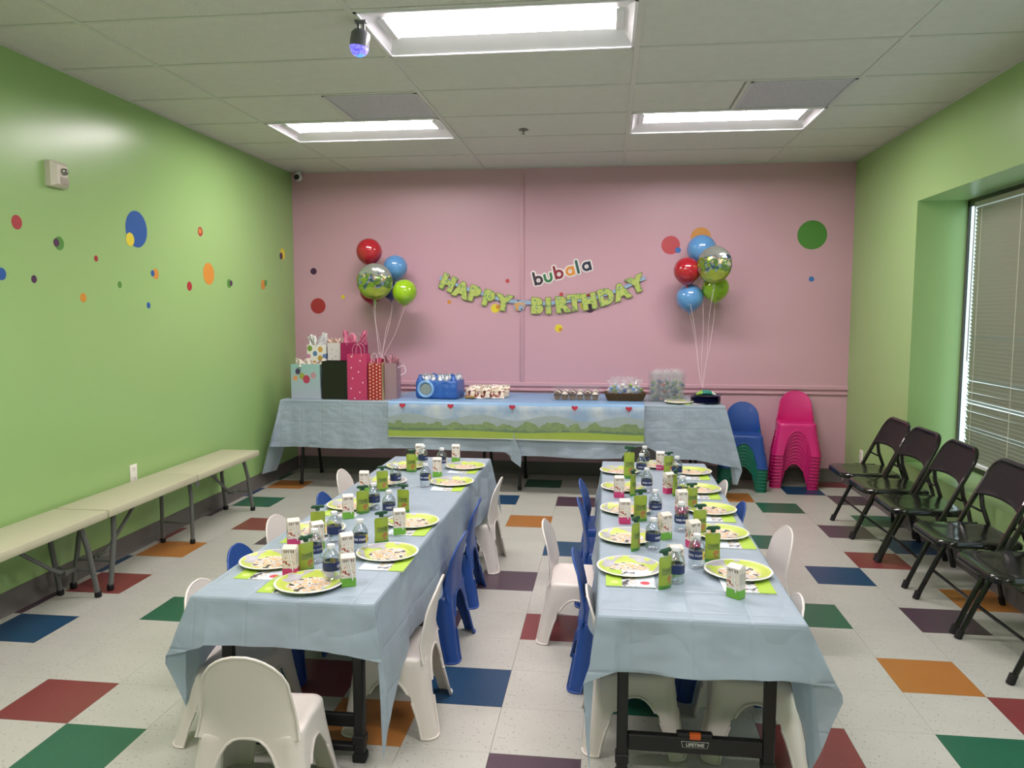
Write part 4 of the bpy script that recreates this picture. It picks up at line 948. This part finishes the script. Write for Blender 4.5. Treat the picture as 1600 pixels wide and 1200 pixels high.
for x, y, rz, lb, s_ in [(.198, 2.53, .75, 'green pouch nearest the camera on the right table, before a bottle', 1.05), (.389, 2.83, .25, 'green pouch leaning beside the front right bottle, right table', 1.03), (.117, 2.935, 1.0, 'green pouch right of the second aisle-side plate, right table', 1.02),
   (.152, 3.355, .2, 'wide green pouch right of the middle aisle-side juice box, right table', 1.1), (.136, 3.83, 1.1, 'narrow edge-on green pouch right of the fourth aisle-side juice box, right table', 1.02), (.128, 4.23, .1, 'tallest green pouch, right of the farthest aisle-side plate, right table', 1.4),
   (.343, 3.86, 1.2, 'edge-on green pouch beside the fourth window-side juice box, right table', 1.03), (.352, 4.40, .4, 'green pouch behind the far bottle cluster, right table', .95), (.385, 3.19, .3, 'green pouch behind the second window-side juice box, right table', .97), (.395, 3.60, .3, 'green pouch left of the middle window-side plate, right table', .95)]: put(pouch0, x, y, rz, lb, g, s_)

# ------------------------------------------------------------------ gift bags
def tissue(bm_, w, d, z, h, seed, n=9):
    rnd = random.Random(seed)
    for k in range(n):
        x, y = rnd.uniform(-.7, .7)*w/2, rnd.uniform(-.5, .5)*d/2; a = rnd.uniform(0, 6.28); hh = h*rnd.uniform(.5, 1); s = w*rnd.uniform(.18, .3)
        u = Vector((math.cos(a), math.sin(a), 0)); v = Vector((-u.y, u.x, 0)); lean = Vector((x*.6, y*.3, 0)) + Vector((rnd.uniform(-.02, .02), 0, 0))
        b = Vector((x, y, z-.02)); rows = []
        for i in range(5):
            f = i/4; rows.append([b+lean*f+Vector((0, 0, hh*f+.02*f))+u*(t*s*(1-f*.75)) + v*(math.sin(t*5+i)*.012) for t in (-1, -.6, -.2, .2, .6, 1)])
        bm_.grid(rows)
def gift_bag(label, x, yf, w, d, h, mfront, tis=None, tis_h=.07, handle='#e8e4e2', z0=.7415, rz=0, seed=1, side_handle=False, mside=None):
    t = thing('gift_bag', label, 'gift bag', (x, yf+d/2, z0), rz, 'gift bags on the left end of the wall table')
    W, D = w/2, d/2; m = MB()
    m.grid([[(-W, -D, z), (W, -D, z)] for z in (0, h*.5, h)]).grid([[(W, D, z), (-W, D, z)] for z in (0, h*.5, h)])
    m.mat(1)
    for s in (-1, 1): m.grid([[(s*W, -D, z), (s*(W-.018*min(1, z/h*1.5)), 0, z), (s*W, D, z)] for z in (0, h*.5, h)])
    m.add([(-W, -D, .001), (W, -D, .001), (W, D, .001), (-W, D, .001)], [(0, 1, 2, 3)])
    obj('bag_body', m, [mfront, mside or mfront], t, solid=.0012, smooth=0)
    hm = mat('cord_'+handle.strip('#'), handle, .5) if handle != 'none' else None
    for s in (-1, 1):
        if side_handle: P = [(W, -.3*D, h-.04), (W+.05, -.35*D, h-.02), (W+.065, -.35*D, h-.075), (W+.02, -.3*D, h-.10)]
        else: P = [(-W*.45, s*D, h-.02), (-W*.42, s*(D+.004), h+.045), (-W*.15, s*(D+.004), h+.078), (W*.15, s*(D+.004), h+.078), (W*.42, s*(D+.004), h+.045), (W*.45, s*D, h-.02)]
        if handle != 'none': obj('handle', MB().tube(smooth_pts(P, 4), .0028 if side_handle else .0017, 6), hm, t)
        if side_handle: break
    if tis:
        b = MB(); tissue(b, w, d, h, tis_h, seed); obj('tissue_paper', b, mat('tissue_'+tis.strip('#'), tis, .75), t, smooth=0, weld=False)
    return t
def balloons_print(name, bg, lst, w, h, bg2=None):
    n = NT(name, .4)
    c = n.mix(n.math('MULTIPLY', n.z, 1/h), bg, bg2 or bg)
    for u, v, r, col in lst: c = n.mix(n.disc((u-.5)*w, h*(1-v), r, 1, 1.15), c, col)
    return n.col(c).m
m1 = balloons_print('teal_balloon_bag', '#aab0c4', [(.15, .40, .020, '#d8976b'), (.38, .34, .024, '#9aa14a'), (.24, .21, .022, '#4d4462'), (.77, .32, .023, '#b98c93'), (.53, .43, .030, '#b0405a')], .25, .29, '#8fb9b4')
m6 = balloons_print('white_balloon_bag', '#e9e6df', [(u, v*.46, r, c_) for u, v, r, c_ in ((.15, .16, .022, '#7a9c3e'), (.42, .38, .020, '#5b83b0'), (.70, .20, .021, '#d0a04a'), (.68, .58, .021, '#c39a3f'), (.36, .84, .026, '#c8873a'), (.08, .5, .018, '#c985a8'), (.92, .5, .020, '#6a86bb'))], .172, .435)
m3 = balloons_print('pink_dotted_bag', '#b93a67', [(u, v, .0055, '#f2d5dd') for u, v in ((.22, .06), (.66, .15), (.2, .30), (.57, .39), (.26, .53), (.78, .62), (.17, .75), (.62, .83), (.36, .96))], .163, .38)
n = NT('red_polka_bag', .4); ux = n.math('MULTIPLY', n.x, 36); vz = n.math('MULTIPLY', n.z, 36)
fx1 = n.math('SUBTRACT', n.math('FRACT', ux), .5); fz1 = n.math('SUBTRACT', n.math('FRACT', n.math('ADD', vz, n.math('MULTIPLY', n.math('FLOOR', ux), .5))), .5)
d2 = n.math('ADD', n.math('MULTIPLY', n.math('MULTIPLY', fx1, fx1), 1.6), n.math('MULTIPLY', fz1, fz1)); n.col(n.mix(n.lt(d2, .062), '#9c2422', '#ecd2c2')); m4 = n.m
m7 = balloons_print('white_speckled_bag', '#d9d5d2', [(.2, .2, .004, '#9aa0a8'), (.5, .4, .005, '#b08a92'), (.7, .15, .004, '#9a9aa8'), (.35, .3, .005, '#8f98a0'), (.8, .36, .004, '#a8929a'), (.3, .12, .005, '#7a8ea0'), (.6, .26, .005, '#a07a8a')], .115, .45)
m2 = mat('black_gift_paper', '#141314', .28, coat=.2, bump=.12, bscale=22)
m8 = mat('magenta_gift_paper', '#9e1c58', .45); m5 = mat('pearly_pink_film', '#b79aa4', .25, metal=.25, alpha=.72); msd = mat('cream_green_side', '#b9ae86', .5)
gift_bag('white gift bag printed with coloured balloons, standing at the back with white tissue', -2.505, 6.53, .172, .10, .435, m6, '#e3e2e4', .11, handle='none', seed=3)
gift_bag('small plain white gift bag standing at the back between two others', -2.352, 6.55, .118, .09, .45, m7, '#dcc3b4', .045, handle='none', seed=5)
gift_bag('magenta gift bag with pink tissue standing at the back', -2.185, 6.53, .208, .12, .455, m8, '#d8799a', .11, handle='#d8c6cc', seed=8)
gift_bag('pale teal and lavender gift bag with balloon print, leftmost on the table front', -2.472, 6.185, .25, .11, .29, m1, '#dcd3c8', .055, handle='none', seed=11)
gift_bag('black glossy gift bag between the teal and the pink ones', -2.232, 6.20, .208, .13, .315, m2, handle='none', seed=2)
gift_bag('tall hot pink gift bag with scattered white dots', -2.024, 6.165, .165, .09, .378, m3, handle='#c9a9b4', seed=4)
gift_bag('narrow red gift bag with dense white polka dots', -1.878, 6.175, .115, .13, .305, m4, '#b03a5c', .045, handle='#e2d4d6', seed=6, mside=msd)
gift_bag('pearly pink translucent gift bag with a white ribbon handle, rightmost', -1.765, 6.24, .10, .14, .30, m5, '#c08a98', .07, handle='#efe9ee', seed=9, side_handle=True)

# ------------------------------------------------------------------ food and favours on the wall table
ZT = .7462
t = thing('bottle_pack', 'blue shrink-wrapped pack of water bottles left of the snack packets', 'bottle pack', (-1.385, 6.41, ZT), -.12)
n = NT('blue_shrink_film', .16, .7); n.col(n.mix(n.noise(12, 4), '#1f4fa6', '#3c74c4')).bump(n.noise(26, 4), .8, .02); n.b.inputs['Alpha'].default_value = .93
m = MB().box((0, 0, .078), (.36, .24, .156), bev=.022, seg=3); obj('shrink_wrap', m, n.m, t, smooth=60)
silver = mat('crinkled_clear_film', '#b9c2cc', .12, metal=.55, bump=.9, bscale=50)
for ix in range(6):
    for iy in range(4):
        obj('bottle_top', MB().lathe([(.029, .150), (.027, .166), (.018, .182), (.014, .188), (.0135, .202), (.003, .203)], (-.145+.058*ix, -.085+.057*iy, -.004+random.uniform(-.004, .004)), 12), silver if (ix*2+iy) % 5 else n.m, t, smooth=50)
obj('wrap_opening', MB().tube([(-.085+.062*math.cos(q), -.124-.002*math.sin(3*q), .080+.062*math.sin(q)) for q in [2*math.pi*i/32 for i in range(32)]], .0125, 8, closed=True), mat('pale_blue_film', '#86b0dc', .2), t, smooth=80)
obj('bottle_end', MB().lathe([(.050, 0), (.044, .006), (.02, .008), (.002, .004)], (-.085, -.123, .078), 20, Matrix.Rotation(R(90), 3, 'X')), mat('grey_green_water', '#8f9a97', .2), t)
# snack packets in two rows
pk = thing('snack_packet', 'small printed snack packet in the heap right of the water pack', 'snack packet', (0, 0, 0), 0, 'snack packets on the runner')
n = NT('snack_print', .3); n.col(n.ramp(n.noise(28, 2), [(0, '#3a2f2c'), (.38, '#8a3a36'), (.45, '#d8cbb8'), (.55, '#e6ddd2'), (.60, '#a98a3a'), (.66, '#3b5f9a')], const=True)); snm = n.m
rows = []
for i in range(7):
    f = i/6; th = .012*math.sin(math.pi*f)**.7+.0006
    rows.append([(.042*math.cos(a), th*math.sin(a), f*.095) for a in [2*math.pi*k/14 for k in range(14)]])
obj('packet_body', MB().grid(rows, closed=True), snm, pk, smooth=50)
obj('sealed_edge', MB().box((0, 0, .094), (.084, .0016, .008)).box((0, 0, .001), (.084, .0016, .008)), mat('foil_edge', '#cfc6bb', .3, metal=.4), pk, smooth=0)
rnd = random.Random(4); fst = True
for r_, (yy, zz_) in enumerate(((6.38, 0), (6.46, 0), (6.54, .0))):
    for k in range(5):
        x = -1.125+.062*k+rnd.uniform(-.008, .008)+.01*r_; L = (x, yy+rnd.uniform(-.01, .01), ZT+.006+zz_)
        tl_ = (-R(28+rnd.uniform(-12, 12)), rnd.uniform(-.15, .15))
        lb_ = 'printed snack packet in the %s row of the heap, %s' % (('front', 'middle', 'back')[r_], ('leftmost', 'second from left', 'middle one', 'second from right', 'rightmost')[k])
        if fst: pk['label'] = lb_; pk.location = L; pk.rotation_euler = (tl_[0], tl_[1], rnd.uniform(-.3, .3)); fst = False
        else: dup(pk, L, rnd.uniform(-.35, .35), lb_, tilt=tl_)
t = thing('snack_packet', 'gold and brown snack packet lying flat in front of the packet heap', 'snack packet', (-1.12, 6.335, ZT+.01), .2, 'snack packets on the runner')
obj('packet_body', MB().box((0, 0, .006), (.085, .05, .016), bev=.006), mat('gold_brown_print', '#8f7432', .3), t)
# cupcakes
clr = mat('clear_tray_plastic', '#cfd6d8', .08, alpha=.10, spec=.8)
t = thing('cupcake_tray', 'clear plastic clamshell tray holding rows of cupcakes', 'tray', (-.245, 6.47, ZT))
obj('tray_base', MB().box((0, 0, .002), (.40, .27, .003), bev=.001, seg=1), clr, t, smooth=0)
m = MB(); A = [(-.20, -.135, .004), (.20, -.135, .004), (.20, .135, .004), (-.20, .135, .004)]; B = [(-.185, -.122, .105), (.185, -.122, .105), (.185, .122, .105), (-.185, .122, .105)]
m.add(A+B, [(0, 1, 5, 4), (1, 2, 6, 5), (2, 3, 7, 6), (3, 0, 4, 7), (4, 5, 6, 7)]); obj('tray_lid', m, clr, t, smooth=0)
def cup(x, y, dark, lb):
    c = thing('cupcake', lb, 'cupcake', (x, y, ZT+.005), 0, 'cupcakes in the clear tray'); c.scale = (1.08, 1.08, .86)
    prof = [(.017, 0), (.0245, .035)]; m = MB(); rows = [[((r+(.0012 if k % 2 else 0))*math.cos(2*math.pi*k/28), (r+(.0012 if k % 2 else 0))*math.sin(2*math.pi*k/28), z) for k in range(28)] for r, z in prof]
    m.grid(rows, closed=True); m.add(rows[0], [tuple(range(28))]); obj('wrapper', m, mat('baking_cup_tan', '#7d5a36', .7), c, smooth=0)
    obj('cake', MB().lathe([(.0245, .034), (.029, .040), (.027, .046), (.01, .049)], n=18), mat('chocolate_cake', '#3a2218', .8), c)
    obj('frosting', MB().lathe([(.023, .046), (.026, .052), (.020, .059), (.017, .064), (.011, .069), (.004, .076), (.001, .078)], n=18), mat('frosting_dark', '#54372b', .5) if dark else mat('frosting_white', '#e8ddd2', .5), c)
for r_ in range(3):
    for k in range(6):
        dk_ = (k+r_) % 2 == 0
        cup(-.400+.062*k, 6.375+.085*r_, dk_, ('chocolate-frosted' if dk_ else 'white-frosted')+' cupcake, %s row of the clear tray, %s' % (('front', 'middle', 'back')[r_], ('at the left end', 'second from left', 'third from left', 'third from right', 'second from right', 'at the right end')[k]))
# wicker basket with cellophane favour bags
t = thing('wicker_basket', 'brown wicker basket filled with cellophane favour bags', 'basket', (.150, 6.43, ZT))
n = NT('brown_wicker', .7); n.col(n.mix(n.math('SINE', n.math('MULTIPLY', n.x, 420)), '#5d4326', '#3d2b19')).bump(n.math('SINE', n.math('MULTIPLY', n.x, 420)), .4, .004)
for k in range(6):
    f = k/5; a, b = .145+.022*f, .085+.018*f
    obj('wicker_band', MB().tube([((a)*(1 if abs(math.cos(q)) > .99 else abs(math.cos(q))**.35*math.copysign(1, math.cos(q))), b*abs(math.sin(q))**.35*math.copysign(1, math.sin(q)), .007+.0105*k) for q in [2*math.pi*(i+.5)/36 for i in range(36)]], .0058, 6, closed=True), n.m, t)
obj('basket_floor', MB().box((0, 0, .004), (.28, .165, .006)), n.m, t, smooth=0)
cello = mat('cellophane', '#e9eef2', .06, alpha=.17, spec=1.0)
def favour(x, y, z, h, seed, lb, cols3, group='cellophane favour bags'):
    t = thing('favour_bag', lb, 'favour bag', (x, y, z), 0, group); rnd = random.Random(seed)
    m = MB(); rows = []
    for i in range(9):
        f = i/8; r = (.034 if f < .55 else lerp(.034, .008, min(1, (f-.55)/.15)) if f < .7 else lerp(.008, .036, (f-.7)/.3))
        rows.append([((r*(1+.18*math.sin(k*2.3+i+seed)))*math.cos(2*math.pi*k/14), (r*.75*(1+.18*math.cos(k*1.7+i)))*math.sin(2*math.pi*k/14), f*h+(.014*math.sin(k*2.1+seed) if i == 8 else 0)) for k in range(14)])
    m.grid(rows, closed=True); obj('cellophane_wrap', m, cello, t, smooth=20)
    for k in range(8):
        ob = obj('sweet', MB().box((rnd.uniform(-.020, .020), rnd.uniform(-.014, .014), .014+h*.078*k), (.030, .022, .024), rot=Matrix.Rotation(rnd.uniform(0, 3), 3, 'Z') @ Matrix.Rotation(rnd.uniform(-.5, .5), 3, 'X'), bev=.004), mat('sweet_'+cols3[k % 3].strip('#'), cols3[k % 3], .35), t)
    return t
CL = [('#6f8fc4', '#9db36a', '#c9ced6'), ('#4f7ab8', '#b8c3cf', '#7fa05c'), ('#8a9fc0', '#d2d2cc', '#5b6fa0')]
for k, (x, y) in enumerate([(.04, 6.38), (.10, 6.37), (.165, 6.38), (.225, 6.37), (.075, 6.45), (.145, 6.46), (.21, 6.45), (.262, 6.42)]):
    favour(x, y, ZT+.012, .175 if y > 6.42 else .155, k, 'cellophane favour bag in the wicker basket, %s' % ['front left corner', 'front, second from left', 'front, third from left', 'front right', 'back left', 'back middle', 'back right', 'right end'][k], CL[k % 3])
t = thing('acrylic_box', 'clear square acrylic box of wrapped favours right of the basket', 'box', (.487, 6.47, ZT))
W = .142; ac = mat('grey_clear_acrylic', '#8a979c', .05, alpha=.14, spec=.9)
for s in (-1, 1):
    obj('side_panel', MB().box((s*W, 0, .112), (.004, .22, .224)), ac, t, smooth=0); obj('side_panel', MB().box((0, s*.112, .112), (W*2-.004, .004, .224)), ac, t, smooth=0)
obj('bottom_panel', MB().box((0, 0, .002), (W*2-.004, .22, .004)), ac, t, smooth=0)
CL2 = [('#3f5f7e', '#7c9a5a', '#b3a0a0'), ('#b06a66', '#54627c', '#98a8a0'), ('#5a7f4e', '#7f8f9c', '#3c4a66')]
for k, (x, y) in enumerate([(-.095, -.05), (-.03, -.055), (.04, -.05), (.10, -.055), (-.065, .04), (.01, .045), (.08, .04)]):
    favour(.487+x, 6.47+y, ZT+.006, .245 if k > 3 else .235, 20+k, 'cellophane favour bag in the acrylic box, %s' % ['front left', 'front, second from left', 'front, third from left', 'front right', 'back left', 'back middle', 'back right'][k], CL2[k % 3])
# plates at the right end
for k in range(3): tag(link('paper_plate', plate_me, None, (.575+.003*k, 6.30+.004*k, ZT-.004+.0035*k), .5*k), ['bottom plate of the small pile at the right end of the wall table', 'middle plate of the small pile at the right end of the wall table', 'top lime plate of the small pile at the right end of the wall table'][k], 'plate', 'plates piled on the wall table')
tag(link('paper_napkin', nap_me, None, (.655, 6.27, ZT-.005), .5), 'lime napkin sticking out beside the navy plates on the wall table', 'napkin')
navy = mat('navy_plate', '#1d2450', .3); nv = MB().lathe([(.002, .002), (.085, .002), (.1, .010), (.116, .016), (.118, .015), (.100, .007), (.086, 0), (.002, 0)], n=40).mesh('navy_plate', navy, smooth=50)
for k in range(7): tag(link('navy_plate', nv, None, (.785, 6.33, ZT-.0045+.0062*k), 0), 'navy blue plate in the tall stack at the right end of the wall table', 'plate', 'navy plates in a stack')
tag(link('navy_plate', nv, None, (.793, 6.325, ZT+.0445), .2), 'topmost navy blue plate under the teal packet', 'plate')
t = thing('cutlery_packet', 'teal and green soft packet lying on top of the navy plates', 'packet', (.79, 6.36, ZT+.0535))
rows = []
for i in range(7):
    f = i/6; x = lerp(-.075, .075, f); r = .026*math.sin(math.pi*(f*.9+.05))**.6
    rows.append([(x, .045*math.cos(a), r*.9+r*.9*math.sin(a)) for a in [2*math.pi*k/14 for k in range(14)]])
n = NT('teal_packet_print', .3); n.col(n.mix(n.lt(n.x, -.03), n.mix(n.gt(n.x, .045), '#1d7a6c', '#d5ddd0'), '#7fae3f'))
obj('packet_body', MB().grid(rows, closed=True), n.m, t, smooth=50)

# ------------------------------------------------------------------ balloons
def balloon(label, x, y, z, r, c, knot, string_to, group, tilt=(0, 0)):
    t = thing('latex_balloon', label, 'balloon', (x, y, z), 0, group); t.rotation_euler = (tilt[0], tilt[1], 0)
    prof = []
    for i in range(19):
        a = math.pi*i/18; rr = r*math.sin(a); zz_ = r*math.cos(a)*(1.0 if a < 1.7 else 1.0+.13*((a-1.7)/1.44)**2)
        prof.append((max(rr*(1-.10*max(0, (a-2.2))/.94), .0008), zz_))
    n = mat('latex_'+c.strip('#'), c, .16, coat=.5, spec=.6)
    b = obj('balloon_skin', MB().lathe(prof[::-1], n=32), n, t, smooth=80)
    zb = -r*1.13
    obj('knot', MB().lathe([(.010, zb-.014), (.004, zb-.006), (.003, zb), (.006, zb+.006)], n=10), n, t)
    inv = t.rotation_euler.to_matrix(); inv.invert(); P = [Vector((0, 0, zb-.004))]
    end = inv @ (Vector(string_to)-Vector((x, y, z))); mid = P[0].lerp(end, .5)+Vector((.012*math.sin(x*50), 0, 0))
    obj('ribbon', MB().tube(smooth_pts([P[0], P[0].lerp(end, .2)+Vector((.008, 0, 0)), mid, P[0].lerp(end, .8)-Vector((.008, 0, 0)), end], 5), .0011, 5), mat('balloon_ribbon', '#e6d3da', .3), t)
    return t
def foil(label, x, y, z, r, yaw, string_to, group, seed):
    t = thing('foil_balloon', label, 'balloon', (x, y, z), yaw, group)
    n = NT('foil_scene_%d' % seed, .14); n.b.inputs['Metallic'].default_value = .62
    zz_ = n.math('ADD', n.z, n.math('MULTIPLY', n.math('SUBTRACT', n.noise(11, 2), .5), .08))
    c = n.mix(n.gt(zz_, .055), n.mix(n.gt(n.noise(12, 2), .5), '#8aa43e', '#6b8a52'), '#aeb4ad')
    c = n.mix(n.lt(zz_, -.055), c, n.mix(n.noise(15), '#9db33c', '#b5bf62'))
    midb = n.math('MULTIPLY', n.gt(n.noise(17, 2, vec=n.mapv((1, 1, 1), (seed, 0, 0))), .52), n.lt(n.math('ABSOLUTE', zz_), .07))
    c = n.mix(midb, c, n.ramp(n.noise(20, 1), [(0, '#4e6078'), (.45, '#8ea0b8'), (.55, '#c79a63'), (.62, '#d9d4c4')], const=True)); n.col(c)
    rows = []; K = 40
    for f in (1, .985, .93, .8, .6, .35, .12, .01):
        th = r*.42*math.sqrt(max(0, 1-f*f))**.9
        rows.append([((r*f*(1+(.006*math.sin(k*10) if f > .9 else 0)))*math.cos(2*math.pi*k/K), -th+(.003*math.sin(2*math.pi*k/K*14) if .75 < f < .99 else 0), r*f*math.sin(2*math.pi*k/K)) for k in range(K)])
    back = [[(p[0], -p[1], p[2]) for p in rw] for rw in rows]
    obj('foil_skin', MB().grid(rows, closed=True).grid(back, closed=True), n.m, t, smooth=60)
    obj('inflation_tab', MB().box((0, 0, -r-.022), (.022, .002, .05)), mat('foil_tab', '#8f9b72', .25, metal=.7), t, smooth=0)
    end = Matrix.Rotation(-yaw, 3, 'Z') @ (Vector(string_to)-Vector((x, y, z))); P0 = Vector((0, 0, -r-.04))
    obj('ribbon', MB().tube(smooth_pts([P0, P0.lerp(end, .3)+Vector((-.012, 0, 0)), P0.lerp(end, .7)+Vector((.006, 0, 0)), end], 6), .0011, 5), mat('balloon_ribbon', '', .3), t)
g = 'balloon bunch above the gift bags'; e = (-1.90, 6.45, 1.02)
balloon('red round balloon at the top of the left bunch', -2.06, 6.66, 1.985, .112, '#a81f2c', 0, e, g); balloon('light blue round balloon in the left bunch', -1.845, 6.72, 1.85, .106, '#5b93c9', 0, e, g)
balloon('lime green round balloon at lower right of the left bunch', -1.735, 6.60, 1.635, .106, '#93bf1f', 0, e, g); balloon('red round balloon half hidden behind the foil one, left bunch', -2.075, 6.76, 1.645, .105, '#a81f2c', 0, e, g)
balloon('dark blue balloon mostly hidden behind the foil and lime ones, left bunch', -1.905, 6.80, 1.655, .085, '#1d3c78', 0, e, g)
foil('round printed foil balloon at the front of the left bunch', -1.965, 6.50, 1.72, .155, .05, e, g, 1)
g = 'balloon bunch above the navy plates'; e = (.785, 6.52, .84)
balloon('light blue round balloon at the top of the right bunch', .775, 6.74, 1.985, .121, '#5b93c9', 0, e, g); balloon('red round balloon at the left of the right bunch', .65, 6.64, 1.805, .110, '#a81f2c', 0, e, g)
balloon('lime green round balloon at lower right of the right bunch', .890, 6.70, 1.665, .112, '#93bf1f', 0, e, g); balloon('light blue round balloon at the bottom of the right bunch', .685, 6.72, 1.585, .114, '#5b93c9', 0, e, g)
foil('round printed foil balloon turned sideways in the right bunch', .850, 6.50, 1.845, .150, -.62, e, g, 5)
